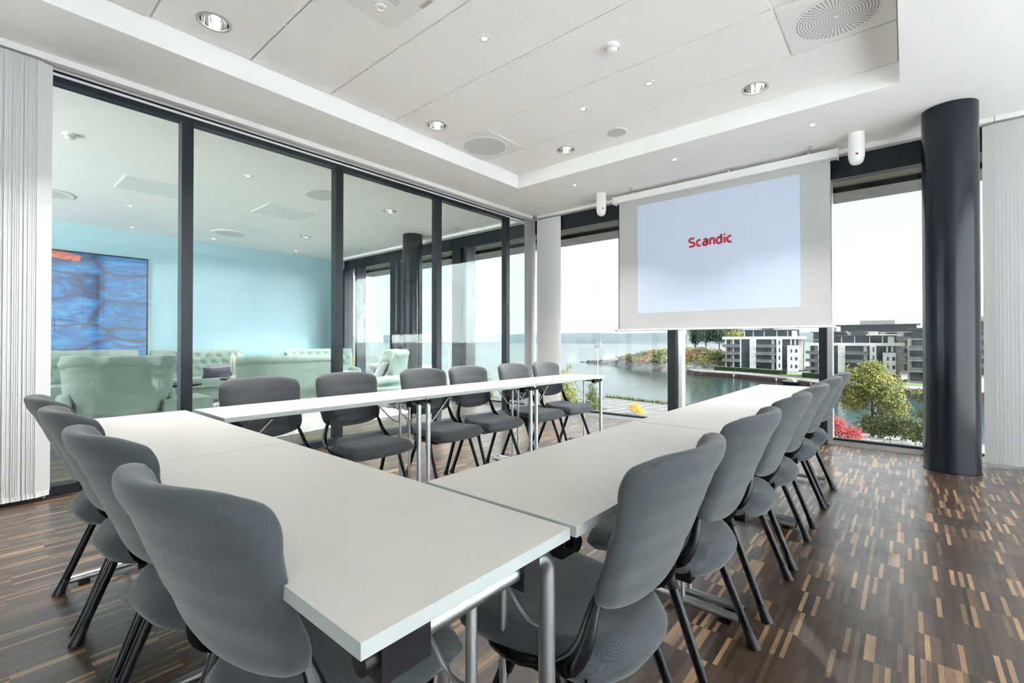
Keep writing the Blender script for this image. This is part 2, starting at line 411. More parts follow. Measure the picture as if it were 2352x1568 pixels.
for x in xs[1:4]: g_.box((x-0.0075, YB, TRAY+0.001), (x+0.0075, TY1, TRAY+0.013))
g_.build('tee_bar', M['white'], ceil)
tag(MB().box((XB, YB, 3.10), (XG, YF+0.1, 3.5)).build('ceiling_lounge', M['white']), kind='structure')
tag(MB().box((XB-0.2, YB-0.2, 0), (XB, YF+0.1, 3.5)).build('wall_lounge', M['bluewall']), kind='structure')
rw = MB().box((XG, YB-0.15, 0), (XR+0.2, YB, 3.5)).box((XB, YB-0.15, 0), (XG, YB, 0.10)).box((XB, YB-0.15, 2.85), (XG, YB, 3.5))
for k in range(4): rw.box((XB+1.5*k, YB-0.15, 0.10), (XB+1.5*k+0.12, YB, 2.85))  # lounge openings in this unseen wall added to let in daylight
tag(rw.build('wall_rear', M['white']), kind='structure')
tr = MB().box((XR+0.13, YB-30, -0.4), (XR+32, YF, -0.12)).box((XB-12, YB-32, -0.4), (XR+0.12, YB-0.16, -0.12))
tag(tr.build('ground_bounce', pbr('pale_bounce', (0.72, 0.71, 0.68), 0.9, noise=0.06, nscale=3)), kind='structure')  # unseen pale slab added to bounce daylight up into the rooms

# right side: glazed wall with dark frames, never in the picture but it lets the daylight in
wr = MB()
for y in (YB, -1.2, 0.25, 1.7, 3.15, 4.6, 5.9): wr.box((XR, y, 0), (XR+0.12, y+0.09, 3.0))
wr.box((XR, YB, 0), (XR+0.12, YF, 0.06)); wr.box((XR, YB, 2.85), (XR+0.12, YF, SOF))
tag(wr.build('window_3', M['dark_frame']), kind='structure')

# ------------------------------------------------------------------ glass wall between meeting room and lounge
gw = thing('wall_left', (XG, 0, 0), None, None); gw['kind'] = 'structure'
def local(mb, root): return mb.xform(Matrix.Translation(-Vector(root.location)))
local(MB().box((XG-0.05, YB, 0), (XG+0.05, YF-0.02, 0.07)).bevel(0.006, 1), gw).build('bottom_rail', M['dark_frame'], gw)
local(MB().box((XG-0.05, YB, 2.948), (XG+0.045, 5.40, 2.992)), gw).build('top_rail', M['dark_frame'], gw)
local(MB().box((XG-0.05, YB, 2.993), (XG+0.03, YF-0.02, 3.018)), gw).build('white_strip', M['white_plastic'], gw)
local(MB().box((XG-0.05, YB, 3.0185), (XG+0.02, YF-0.02, 3.04)), gw).build('dark_strip', M['dark_frame'], gw)  # thin dark band between the white strip and the header
local(MB().box((XG-0.06, YB, 3.0405), (XG+0.012, YF-0.02, 3.0995)), gw).build('header', M['white'], gw)
for y in (-1.56, -0.16, 1.222, 2.602, 3.993, 5.36):
    w = 0.042 if y < 5 else 0.036
    m = MB().box((XG-0.05, y-w, 0.071), (XG+0.05, y+w, 2.947)).bevel(0.004, 1)
    local(m, gw).build('mullion', M['dark_frame'], gw)
    # narrow dark seal beside each mullion
ysm = [YB, -1.56, -0.16, 1.222, 2.602, 3.993, 5.36, YF-0.02]
for a, b_ in zip(ysm, ysm[1:]):
    local(MB().box((XG-0.006, a+0.03, 0.06), (XG+0.006, b_-0.03, 2.96 if b_ < 5.9 else 2.99)), gw).build('glass_pane', M['pane_in'], gw)
MB

# ------------------------------------------------------------------ facade
def facade(name, x0, x1, mulls, deep=0.10):
    w = thing(name, (x0, YF, 0), None, None); w['kind'] = 'structure'
    local(MB().box((x0, YF-0.05, 2.82), (x1, YF+0.07, 3.045)).bevel(0.004, 1), w).build('header_frame', M['dark_frame'], w)
    local(MB().box((x0, YF-0.03, 3.046), (x1, YF+0.07, 3.089)), w).build('header_trim', M['white'], w)
    local(MB().box((x0, YF-0.035, 0.001), (x1, YF+0.07, 0.05)).bevel(0.004, 1), w).build('sill_frame', M['alu'], w)
    local(MB().box((x0, YF-0.012, 0.051), (x1, YF+0.05, 0.072)), w).build('sill_gasket', M['dark_frame'], w)
    for (a, b2, dk) in mulls:
        sp = a+(b2-a)*0.62 if dk else b2
        local(MB().box((a, YF-deep, 0.0), (sp, YF+0.07, 2.819)).bevel(0.004, 1), w).build('mullion', M['dark_frame'], w)
        if dk: local(MB().box((sp, YF-0.055, 0.05), (b2, YF+0.06, 2.818)).bevel(0.004, 1), w).build('mullion_profile', M['alu'], w)
    edges = [x0]+[v for m_ in mulls for v in m_[:2]]+[x1]
    for a, b2 in zip(edges[::2], edges[1::2]):
        if b2-a > 0.05:
            local(MB().box((a-0.01, YF+0.01, 0.06), (b2+0.01, YF+0.03, 2.83)), w).build('glass_pane', M['pane_out'], w)
    return w
facade('window_1', XG+0.02, XR, [(-2.372, -2.20, True), (-0.716, -0.60, True), (0.90, 1.06, True), (2.5, 2.66, True)])
facade('window_2', XB, XG-0.06, [(-10.45, -10.19, False), (-9.72, -9.64, False), (-8.36, -8.06, True), (-6.43, -6.20, False), (-6.12, -6.05, False)], deep=0.16)
# outside slab edge above the windows
ov = tag(MB().box((XB-1, YF+0.08, 3.02), (XR+3, YF+1.05, 3.5)).build('trim_1', M['soffit_out']), kind='structure')
MB().box((XB-1, YF+1.05, 2.965), (XR+3, YF+1.62, 3.5)).build('slab_edge', M['concrete'], ov)
MB().box((XB-1, YF+1.03, 2.955), (XR+3, YF+1.049, 3.02)).build('drip_edge', M['dark_frame'], ov)

# dark round pillars
def pillar(name, x, y, r, top):
    p = tag(MB().lathe([(0, 0.0), (r+0.006, 0.0), (r+0.006, 0.012), (r, 0.013), (r, top), (0, top)], 64).build(name, M['pillar'], None, True), kind='structure')
    p.location = (x, y, 0)
    return p
pillar('pillar', 0.29, 5.46, 0.182, SOF); pillar('pillar_lounge', -7.07, 5.46, 0.182, 3.10)

# ------------------------------------------------------------------ blinds
def blind(name, label, slats, root, rail=None, zb=0.03, zt=3.03, bead=True, mat='blind'):
    """slats: list of (x, y, angle)"""
    t = thing(name, root, label, 'blind', 'vertical slat blinds'); R = Vector(root)
    s = MB(); w = MB()
    for (x, y, a) in slats:
        Mx = Matrix.Translation(Vector((x, y, 0))-R) @ Matrix.Rotation(a, 4, 'Z')
        s.box((-0.0445, -0.0006, zb+0.03), (0.0445, 0.0006, zt), Mx)
        w.box((-0.040, -0.002, zb), (0.040, 0.002, zb+0.035), Mx)
    s.build('slats', M[mat], t); w.build('bottom_weights', M['white_plastic'], t)
    if rail:
        lo, hi = rail
        MB().box(Vector(lo)-R, Vector(hi)-R).bevel(0.006, 1).build('headrail', M['white_plastic'], t)
    if bead:
        b = MB(); pts = []
        x, y, a = slats[-1]
        for k in range(13):
            th = -PI/2+PI*k/12; pts.append(Vector((x+0.045, y+0.012*math.cos(th), zb+0.02+0.022*math.sin(th)))-R)
        b.tube(pts, 0.0015, 6).build('bead_chain', M['white_plastic'], t)
    return t
rnd = random.Random(3)
blind('vertical_blind', 'white vertical slat blind gathered at the near end of the glass wall, beside the painting',
      [(-4.555+rnd.uniform(-.004, .004), -0.35+0.0102*k, -1.05+rnd.uniform(-.02, .02)) for k in range(71)], (-4.555, 0.0, 0),
      rail=((-4.59, YB+0.1, 3.042), (-4.52, 5.85, SOF-0.001)))
blind('vertical_blind', 'narrow white slat blind stacked at the window end of the glass wall',
      [(-4.56, 5.70+0.0105*k, -1.05+rnd.uniform(-.02, .02)) for k in range(26)], (-4.56, 5.83, 0), bead=False)
blind('vertical_blind', 'tall white slat blind gathered in the corner window beside the hanging speaker',
      [(-4.44+0.0125*k, 5.925, PI/2-1.1+rnd.uniform(-.02, .02)) for k in range(29)], (-4.27, 5.925, 0),
      rail=((-4.47, 5.885, 3.045), (0.60, 5.955, SOF-0.001)), bead=False)
blind('vertical_blind', 'closed shaded white slat blind covering the window behind the dark round pillar',
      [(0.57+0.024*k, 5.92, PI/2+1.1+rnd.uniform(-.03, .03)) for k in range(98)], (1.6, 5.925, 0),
      rail=((0.605, 5.885, 3.045), (XR-0.05, 5.955, SOF-0.001)), bead=False, mat='blind_shaded')
blind('vertical_blind', 'sheer white slat blind in the far lounge corner beside the blue wall',
      [(XB+0.06+0.016*k, 5.92, PI/2+rnd.uniform(-.25, .25)) for k in range(22)], (XB+0.25, 5.92, 0),
      rail=((XB+0.03, 5.885, 3.05), (XG-0.1, 5.955, 3.099)), bead=False)

blind('vertical_blind', 'unseen slat blind added over the long side window to diffuse daylight into the room',
      [(2.93, -2.50+0.078*k, PI/2+0.16) for k in range(109)], (2.93, 1.7, 0),
      rail=((2.90, YB+0.03, 3.045), (2.96, 5.88, SOF-0.001)), bead=False, mat='blind_diffuser')  # unseen blind, added to spread daylight onto ceiling and tables
# ------------------------------------------------------------------ meeting tables
TZ = 0.735; TL = 1.2; TW = 0.452
def make_table():
    """local: length along x, width along y (+y = side with the thick posts), ends at +-TL/2"""
    t = thing('folding_table', (0,0,0), 'x', 'table', 'white folding conference tables')
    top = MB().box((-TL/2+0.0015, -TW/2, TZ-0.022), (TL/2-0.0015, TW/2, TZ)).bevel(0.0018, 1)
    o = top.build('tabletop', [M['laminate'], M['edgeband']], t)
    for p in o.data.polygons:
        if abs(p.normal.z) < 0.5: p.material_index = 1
    MB().box((-TL/2+0.15, -0.06, TZ-0.05), (TL/2-0.15, -0.03, TZ-0.0225)).build('beam', M['black'], t)
    zt = TZ-0.050
    for s in (-1, 1):
        x = s*(TL/2-0.038); ya, yb = -0.185, 0.200
        path = [(x, ya, zt), (x, yb-0.03, zt)] + [(x, yb-0.03+0.03*math.sin(a), zt-0.03+0.03*math.cos(a)) for a in (PI/8, PI/4, 3*PI/8, PI/2)] + [(x, yb, 0.045)]
        MB().tube(path, 0.0165, 16).build('leg', M['steel'], t, True)
        MB().tube([(x, -0.005, zt), (x, -0.005, 0.045)], 0.0095, 12).build('leg', M['steel'], t, True)
        fb = MB().tube([(x, -0.222, 0.030), (x, 0.222, 0.030)], 0.016, 16).build('foot_bar', M['steel'], t, True)
        for y in (-0.17, 0.17): MB().box((x-0.014, y-0.02, 0), (x+0.014, y+0.02, 0.016)).build('foot_pad', M['black'], fb)
        for y in (-0.225, 0.223): MB().tube([(x, y-0.002, 0.030), (x, y+0.004, 0.030)], 0.0155, 14).build('end_cap', M['black'], fb)
        MB().box((x-0.030, ya-0.004, TZ-0.078), (x+0.026, ya+0.075, TZ-0.0225)).bevel(0.008, 2).build('hinge', M['black'], t, True)
        MB().tube([(x+s*0.002, ya-0.022, zt), (x+s*0.002, ya-0.003, zt)], 0.017, 20).build('end_cap', M['black'], t, True)
        MB().box((x-0.030, yb-0.10, TZ-0.078), (x+0.024, yb-0.055, TZ-0.0225)).bevel(0.008, 2).build('hinge', M['black'], t, True)
        MB().tube([(x-s*0.01, yb+0.002, zt+0.008), (x-s*0.01, yb+0.018, zt+0.008)], 0.012, 16).build('end_cap', M['black'], t, True)
        for y, zb in ((yb-0.012, 0.545), (-0.017, 0.545)):
            xi = x-s*0.20
            MB().tube([(xi, y, TZ-0.03), (x-s*0.055, y, zb+0.016), (x-s*0.035, y, zb+0.004), (x-s*0.018, y+0.002, zb), (x, y+0.006, zb)], 0.0045, 8).build('brace', M['steel'], t, True)
        MB().box((x-s*0.20-0.02, -0.10, TZ-0.034), (x-s*0.20+0.02, 0.20, TZ-0.0225)).build('brace_plate', M['black'], t)
    return t
tab = make_table()
G = 'white folding conference tables'
spots = [  # x, y, rz, label
    (-1.096, 0.535, 0, 'white folding table at the open corner, its bare end and silver leg nearest the camera'),
    (-2.296, 0.535, 0, 'white folding table in the corner nearest the white slat blind'),
    (-2.668, 1.398, -PI/2, 'white folding table on the glass-wall side, first one out from the corner table'),
    (-2.668, 2.600, -PI/2, 'middle white folding table of the row along the glass wall'),
    (-2.668, 3.802, -PI/2, 'last white folding table along the glass wall, its free end by the window'),
    (-0.717, 1.372, PI/2, 'white folding table on the pillar side, butted against the near corner table'),
    (-0.717, 2.575, PI/2, 'middle white folding table of the row on the pillar side'),
    (-0.717, 3.777, PI/2, 'last white folding table on the pillar side, below the projection screen'),
]
for i, (x, y, rz, lab) in enumerate(spots):
    if i == 0: tab.location = (x, y, 0); tab.rotation_euler.z = rz; tab['label'] = lab
    else: dup(tab, (x, y, 0), rz, lab, G)

# ------------------------------------------------------------------ conference chairs (local: facing +x, origin on floor)
def make_chair():
    t = thing('conference_chair', (0,0,0), 'x', 'chair', 'grey conference chairs')
    ZS = [0.53, 0.60, 0.68, 0.74, 0.80, 0.85, 0.89]
    XS = [-0.176, -0.202, -0.234, -0.258, -0.283, -0.310, -0.346]
    def backP(u, v):
        a = abs(u)
        zb = 0.528+0.040*a**2.5; zt = 0.880-0.022*a**6
        z = zb+(zt-zb)*v
        w = interp([0, .12, .45, .8, .94, 1], [.200, .216, .225, .229, .226, .206], v)
        wrap = interp([0, .35, .6, 1], [.034, .036, .042, .080], v)
        return (interp(ZS, XS, z)+wrap*a**1.9, w*u, z)
    def backT(u, v):
        e = max(abs(u)**12, abs(2*v-1)**14)
        return 0.006+0.019*math.sqrt(max(0, 1-e))
    MB().pillow(backP, backT, 20, 20).build('backrest', M['fabric'], t, 'all', sub=1)
    def seatP(u, v):
        a = abs(u)
        x0 = -0.205+0.085*a**3; x1 = 0.232-0.016*a**4
        x = x0+(x1-x0)*v
        w = interp([0, .12, .4, .85, 1], [.165, .200, .228, .232, .222], v)
        z = 0.416+0.006*a**2-0.008*math.sin(PI*min(1, v*1.15))-0.016*smoothstep(.78, 1.0, v)
        return (x, w*u, z)
    def seatT(u, v):
        e = max(abs(u)**14, abs(2*v-1)**14)
        return 0.008+(0.032+0.012*smoothstep(.35, .05, v))*math.sqrt(max(0, 1-e))
    MB().pillow(seatP, seatT, 18, 18).build('seat', M['fabric'], t, 'all', sub=1)
    sh = MB().box((-0.13, -0.185, 0.358), (0.13, 0.185, 0.398)).bevel(0.015, 2)
    sh.build('seat_shell', M['black'], t, True)
    for s in (-1, 1):
        y = s*0.207
        path = [(-0.163, y*0.85, 0.600), (-0.153, y*0.89, 0.570), (-0.148, y*0.95, 0.540), (-0.146, y*1.02, 0.500), (-0.130, y*1.08, 0.458), (-0.098, y*1.10, 0.428), (-0.045, y*1.10, 0.412), (0.05, y*1.09, 0.402), (0.12, y*1.06, 0.396)]
        rr = [(.008, .006), (.012, .008), (.018, .010), (.021, .011), (.024, .011), (.027, .012), (.028, .012), (.022, .010), (.006, .005)]
        MB().tube(path, rr, 14, flat=(0.5, 0, -0.1)).build('upright', M['blackgloss'], t, True, sub=1)
        for q in (-1, 1):
            top = Vector((q*0.060, s*0.196, 0.392)); bot = Vector((q*0.205, s*0.214, 0.028)); d = (bot-top).normalized()
            lg = MB().tube([top, bot], (0.0155, 0.0105), 14, flat=(1, 0, 0)).build('leg', M['blackgloss'], t, True)
            MB().tube([top-d*0.005, top+d*0.055, top+d*0.062], [(.021, .0155), (.0195, .0145), (.017, .012)], 14, flat=(1, 0, 0)).build('collar', M['black'], lg, True)
            MB().tube([bot-d*0.035, bot-d*0.012, bot+Vector((q*0.006, 0, -0.014)), bot+Vector((q*0.010, 0, -0.028))], [(.017, .012), (.0175, .013), (.021, .0165), (.024, .018)], 14, flat=(1, 0, 0)).build('foot', M['black'], lg, True)
    return t
ch = make_chair(); first = True
GC = 'grey conference chairs'
def put_chair(x, y, rz, lab):
    global first
    if first:
        ch.location = (x, y, 0); ch.rotation_euler.z = rz; ch['label'] = lab; first = False
    else: dup(ch, (x, y, 0), rz, lab, GC)
ordn = ['first', 'second', 'third', 'fourth', 'fifth', 'sixth']
for x, dy, a, lab in ((-0.955, 0, 0.14, 'grey upholstered chair with curled backrest nearest the camera, at the corner table'),
                (-1.54, 0, 0.08, 'grey chair at the near table row, next to the one nearest the camera'),
                (-2.09, 0, 0.04, 'grey chair at the near table row, second from the white slat blind'),
                (-2.595, 0, 0.02, 'grey chair at the near table row, right beside the white slat blind')):
    put_chair(x, 0.495+dy, PI/2+a, lab)
for k, y in enumerate((1.155, 1.715, 2.38, 2.876, 3.5, 4.03)):
    put_chair(-2.70, y, 0, 'grey chair with its back to the glass wall, %s from the corner table' % ordn[k])
for k, y in enumerate((1.02, 1.62, 2.25, 2.80, 3.45, 3.98)):
    put_chair(-0.635, y, PI, 'grey chair on the pillar side, %s from the open table corner' % ordn[k])

# ------------------------------------------------------------------ projection screen
sc_ = thing('projection_screen', (-1.776, 5.75, 0), 'large white pull-down projection screen hanging in front of the window, showing red lettering', 'screen')
Sx = -1.776
def S(lo, hi): return MB().box((lo[0]-Sx, lo[1]-5.75, lo[2]), (hi[0]-Sx, hi[1]-5.75, hi[2]))
S((-3.03, 5.70, 2.965), (-0.52, 5.80, 3.050)).bevel(0.012, 2).build('housing', M['white_plastic'], sc_, True)
for x in (-2.757, -1.560, -0.777): S((x-0.018, 5.73, 3.049), (x+0.018, 5.77, SOF)).build('bracket', M['alu'], sc_)
for x in (-3.035, -0.531): S((x, 5.695, 2.955), (x+0.012, 5.805, 3.056)).build('end_cap', M['white_plastic'], sc_)
S((-2.967, 5.748, 1.262), (-0.588, 5.752, 2.97)).build('fabric', M['screen'], sc_)
S((-2.972, 5.7465, 1.262), (-2.962, 5.7535, 2.96)).build('black_edge', M['black'], sc_)
MB().tube([(-3.00-Sx, 0, 1.252), (-0.57-Sx, 0, 1.252)], 0.012, 12).build('bottom_bar', M['white_plastic'], sc_, True)
MB().tube([(-3.02-Sx, 0, 1.252), (-2.995-Sx, 0, 1.252)], 0.014, 12).build('bar_end', M['galv'], sc_, True)
S((-2.696, 5.7465, 1.468), (-0.856, 5.7478, 2.880)).build('projected_image', emit('projected_light', (0.41, 0.47, 0.58), 0.06), sc_)
# lettering built from strokes
def strokes():
    """letters of the word on the screen: list of (polyline) in units of x-height, returns total width"""
    def A(cx, cy, rx, ry, a0, a1, n=14): return [(cx+rx*math.cos(math.radians(a0+(a1-a0)*i/n)), cy+ry*math.sin(math.radians(a0+(a1-a0)*i/n))) for i in range(n+1)]
    L = []; x = 0
    # S
    L.append([(x+.80, 1.33)]+[(x+.42, 1.36)]+A(x+.40, 1.04, .34, .32, 90, 205)+[(x+.30, .76)]+A(x+.46, .34, .36, .33, 70, -60)+[(x+.40, .03), (x+.05, .07)]); x += 1.10
    # c
    L.append([(x+.62, .95)]+A(x+.42, .50, .36, .47, 85, 275)+[(x+.64, .05)]); x += .88
    # a
    L.append([(x+.12, .95), (x+.38, .98)]+A(x+.40, .70, .26, .28, 80, 0)+[(x+.66, .03)]); L.append([(x+.66, .56), (x+.36, .56)]+A(x+.30, .30, .22, .26, 90, 270)+[(x+.44, .04), (x+.66, .12)]); x += .96
    # n
    L.append([(x+.10, .0), (x+.10, .97)]); L.append([(x+.10, .90), (x+.34, .97)]+A(x+.40, .64, .28, .33, 90, 0)+[(x+.68, .0)]); x += .94
    # d
    L.append([(x+.68, .0), (x+.68, 1.45)]); L.append([(x+.68, .95), (x+.40, .97)]+A(x+.40, .50, .32, .47, 95, 265)+[(x+.44, .03), (x+.68, .12)]); x += 1.02
    # i
    L.append([(x+.12, .0), (x+.12, .97)]); L.append([(x+.12, 1.24), (x+.12, 1.43)]); x += .40
    # c
    L.append([(x+.62, .95)]+A(x+.42, .50, .36, .47, 85, 275)+[(x+.64, .05)]); x += .72
    return L, x
Ls, wid = strokes()
sx = 0.497/wid; zs = 0.0735; lt = MB()
for pl in Ls:
    hw = 0.0130
    P = [Vector((x*sx, y*zs)) for x, y in pl]; Lft = []; Rgt = []
    for i, p in enumerate(P):
        d = (P[min(i+1, len(P)-1)]-P[max(i-1, 0)]).normalized(); n = Vector((-d.y, d.x))
        Lft.append(p+n*hw); Rgt.append(p-n*hw)
    for i in range(len(P)-1):
        q = [Lft[i], Lft[i+1], Rgt[i+1], Rgt[i]]
        lt.prism([(a.x, a.y) for a in q], 0, 0.0008, Matrix.Translation((-2.028-Sx, -0.0048, 2.252)) @ Matrix.Rotation(PI/2, 4, 'X'))
tag(lt.build('lettering', M['red'], sc_), 'red word Scandic')

# ------------------------------------------------------------------ hanging loudspeakers
def wall_speaker(loc, rz, label):
    t = thing('ceiling_loudspeaker', loc, label, 'loudspeaker', 'white hanging loudspeakers', rz)
    h, w, d = 0.30, 0.066, 0.062
    body = MB()
    # half-capsule body: rounded bottom, curved front
    ring = []
    prof = [(1.0, 0.0), (1.0, -0.02), (1.0, -0.20), (0.97, -0.235), (0.87, -0.265), (0.70, -0.287), (0.40, -0.302), (0.08, -0.307)]
    rows = []
    for k, (s, z) in enumerate(prof):
        r = []
        for i in range(17):
            a = -PI*0.62+PI*1.24*i/16
            r.append(body.bm.verts.new((w*math.sin(a)*s, -d*math.cos(a)*s*(0.9 if s == 1 else 1), z)))
        rows.append(r)
    for a, b in zip(rows, rows[1:]):
        for i in range(17):
            j = (i+1) % 17; body.bm.faces.new((a[i], a[j], b[j], b[i]))
    body.bm.faces.new(rows[0]); body.bm.faces.new(list(reversed(rows[-1])))
    body.build('cabinet', M['white_plastic'], t, True)
    MB().box((-0.045, 0.0, -0.012), (0.045, 0.045, 0.0)).build('mount', M['white_plastic'], t)
    bd = MB().box((-0.011, -d*0.93, -0.232), (0.011, -d*0.86, -0.206)).build('badge', emit('orange_red_badge', (0.75, 0.10, 0.03), 0.0), t)
    MB().box((-0.006, -d*0.945, -0.222), (0.007, -d*0.93, -0.209)).build('badge_mark', M['black'], bd)
    return t
wall_speaker((-0.356, 5.52, SOF), 0.12, 'white bullet-shaped loudspeaker hanging from the ceiling between the screen and the dark pillar')
wall_speaker((-3.125, 5.55, SOF), 0.85, 'white bullet-shaped loudspeaker hanging from the ceiling at the screen end near the corner blind')

# ------------------------------------------------------------------ ceiling fittings
def fit_label(o): return o
def downlight(loc, label, r=0.098, power=0, lens=True):
    t = thing('downlight', loc, label, 'ceiling light', 'recessed chrome downlights')
    MB().lathe([(r*0.88, 0.010), (r*0.88, -0.004), (r*0.96, -0.007), (r*1.06, -0.003), (r*1.06, 0.0)], 48).build('trim_ring', M['galv'], t, True)
    MB().lathe([(r*0.875, 0.002), (r*0.87, 0.020), (r*0.82, 0.050), (r*0.72, 0.080), (r*0.45, 0.098), (0.0, 0.102)], 14).build('reflector', M['chrome'], t, True)
    for s in (-1, 1):
        MB().tube([(s*0.020, 0, 0.095), (s*0.020, 0, 0.030)], 0.010, 12).build('lamp_tube', M['cool_lamp'], t, True)
    if power:
        L = bpy.data.lights.new('downlight_light', 'AREA'); L.shape = 'DISK'; L.size = r*1.3; L.energy = power; L.color = (1.0, 0.97, 0.93); L.spread = 1.75
        lo = bpy.data.objects.new('downlight_light', L); COL.objects.link(lo); lo.parent = t; lo.location = (0, 0, 0.012)
    return t
def spot(loc, label, r=0.045):
    t = thing('spotlight', loc, label, 'ceiling light', 'small warm recessed spotlights')
    MB().lathe([(r*0.42, 0.001), (r*0.42, -0.003), (r, -0.0045), (r*1.02, 0.0)], 32).build('trim_ring', M['white_plastic'], t, True)
    MB().lathe([(r*0.44, -0.0012), (0, -0.0018)], 24).build('bulb', M['warm_lamp'], t)
    return t
def vent(loc, label, size=0.60, square=True, r=0.235):
    t = thing('air_vent', loc, label, 'vent', 'perforated ceiling vents')
    if square: MB().box((-size/2, -size/2, -0.006), (size/2, size/2, -0.0005)).bevel(0.002, 1).build('panel', M['white_plastic'], t)
    MB().lathe([(r*1.03, -0.006 if square else 0.0), (r*1.03, -0.0085), (r*0.98, -0.012), (0, -0.012)], 64).build('grille', M['grille'], t)
    return t
def smoke(loc, label):
    t = thing('smoke_detector', loc, label, 'smoke detector', 'white smoke detectors')
    MB().lathe([(0.055, 0), (0.056, -0.012), (0.052, -0.02), (0.050, -0.021)], 32).build('base', M['white_plastic'], t, True)
    MB().lathe([(0.046, -0.02), (0.044, -0.026), (0.038, -0.027), (0.040, -0.034), (0.034, -0.044), (0.02, -0.052), (0, -0.053)], 32).build('dome', M['white_plastic'], t, True)
    MB().lathe([(0.0395, -0.027), (0.0395, -0.033)], 32).build('slot_ring', M['concrete'], t)
    return t
def sprinkler(loc, label):
    t = thing('sprinkler_head', loc, label, 'sprinkler', 'ceiling sprinkler heads')
    MB().lathe([(0.022, 0), (0.022, -0.003), (0.008, -0.006), (0.006, -0.024), (0, -0.024)], 16).build('stem', M['galv'], t, True)
    MB().lathe([(0.0, -0.040), (0.016, -0.040), (0.017, -0.042), (0, -0.043)], 16).build('deflector', M['galv'], t)
    MB().tube([(0, 0, -0.02), (0, 0, -0.042)], 0.003, 8).build('bulb', pbr('sprinkler_bulb', (0.5, 0.05, 0.03), 0.2), t)
    return t
DP = 16
downlight((-3.571, 1.093, TRAY), 'big recessed downlight with chrome reflector beside the tray edge, above the near tables', power=DP)
downlight((-3.579, 3.060, TRAY), 'recessed chrome downlight on the glass-wall side, next to the square vent', power=DP)
downlight((-2.925, 4.389, TRAY), 'recessed chrome downlight by the far tray edge, left of the round ceiling speaker', power=DP)
downlight((-0.978, 4.369, TRAY), 'recessed chrome downlight by the far tray edge, on the pillar side', power=DP)
spot((-2.288, 2.399, TRAY), 'small warm spotlight in the ceiling tile nearest the projector')
spot((-1.634, 3.708, TRAY), 'small warm spotlight in the tray on the pillar side, below the smoke detector')
spot((-2.285, 3.721, TRAY), 'small warm spotlight in the tray, in line with the round ceiling speaker')
spot((-0.65, 5.044, SOF), 'small warm spotlight in the lowered ceiling band nearest the pillar')
spot((-1.929, 5.029, SOF), 'small warm spotlight in the lowered ceiling band above the middle of the screen')
spot((-3.213, 5.030, SOF), 'small warm spotlight in the lowered ceiling band by the corner window')
spot((-0.345, 3.06, TRAY), 'small warm spotlight in the tray edge tile near the large vent')
smoke((-1.635, 3.060, TRAY), 'white smoke detector on the ceiling tiles of the meeting room')
vent((-3.545, 3.725, TRAY), 'square vent with round perforated grille in the tray on the glass-wall side')
vent((-0.345, 3.735, TRAY), 'large square vent with round perforated grille on the pillar side of the ceiling')
vent((-3.545, 0.475, TRAY), 'square vent with round grille in the upper left corner, mostly out of frame')
sp = thing('ceiling_speaker', (-2.279, 4.364, TRAY), 'round flush ceiling speaker with grey mesh by the far tray edge', 'speaker')
MB().lathe([(0.094, -0.004), (0.105, -0.008), (0.118, -0.003), (0.118, 0)], 40).build('trim_ring', M['white_plastic'], sp, True)
MB().lathe([(0.097, -0.004), (0, -0.007)], 40).build('mesh_cover', M['grey_mesh'], sp, True)
sprinkler((-2.725, 5.597, SOF), 'small sprinkler head above the glass-wall end of the screen')
sprinkler((-0.745, 5.600, SOF), 'small sprinkler head above the pillar end of the screen')

def cut_holes(targets, holes):
    cm = MB()
    for (x, y, z, r) in holes: cm.lathe([(0, -0.05), (r, -0.05), (r, 0.115), (0, 0.115)], 40, Matrix.Translation((x, y, z)))
    cut = cm.build('hole_cutter', M['white'])
    for o in targets:
        md = o.modifiers.new('cut', 'BOOLEAN'); md.operation = 'DIFFERENCE'; md.object = cut; md.solver = 'EXACT'
    dg = bpy.context.evaluated_depsgraph_get()
    for o in targets:
        me = bpy.data.meshes.new_from_object(o.evaluated_get(dg)); o.modifiers.clear(); o.data = me
    bpy.data.objects.remove(cut, do_unlink=True)
bpy.context.view_layer.update()
cut_holes([o for o in bpy.data.objects if o.name.split('.')[0] in ('ceiling_tile', 'recess_back')], [(x, y, TRAY, 0.0885) for x, y in ((-3.571, 1.093), (-3.579, 3.060), (-2.925, 4.389), (-0.978, 4.369))])
cut_holes([bpy.data.objects['ceiling_lounge']], [(x, y, 3.10, 0.0885) for x, y in ((-8.722, 4.219), (-6.049, 4.235))])
# projector under the ceiling
pj = thing('projector', (-2.02, 1.42, 2.86), 'white ceiling projector cut off by the top edge of the picture', 'projector')
def rrect(x0, y0, x1, y1, r, n=6):
    P = []
    for cx, cy, a in ((x1-r, y1-r, 0), (x0+r, y1-r, PI/2), (x0+r, y0+r, PI), (x1-r, y0+r, 1.5*PI)):
        for k in range(n+1): P.append((cx+r*math.cos(a+PI/2*k/n), cy+r*math.sin(a+PI/2*k/n)))
    return P
MB().prism(rrect(-0.20, -0.15, 0.20, 0.15, 0.05), 0.0, 0.11).bevel(0.012, 2).build('case', M['white_plastic'], pj, True)
MB().box((-0.03, -0.03, 0.11), (0.03, 0.03, 0.40)).build('ceiling_mount', M['white_plastic'], pj)
MB().box((0.07, 0.128, -0.001), (0.15, 0.152, 0.045)).build('lens_recess', M['galv'], pj)
MB().tube([(0.115, 0.12, 0.03), (0.115, 0.156, 0.03)], 0.026, 20).build('lens', M['winglass'], pj, True)
lab = MB()
for k in range(6): lab.box((-0.02, -0.02+0.012*k, -0.0008), (0.035-0.008*(k % 3), -0.015+0.012*k, 0.0004))
lab.build('rating_plate', M['grey_mesh'], pj)
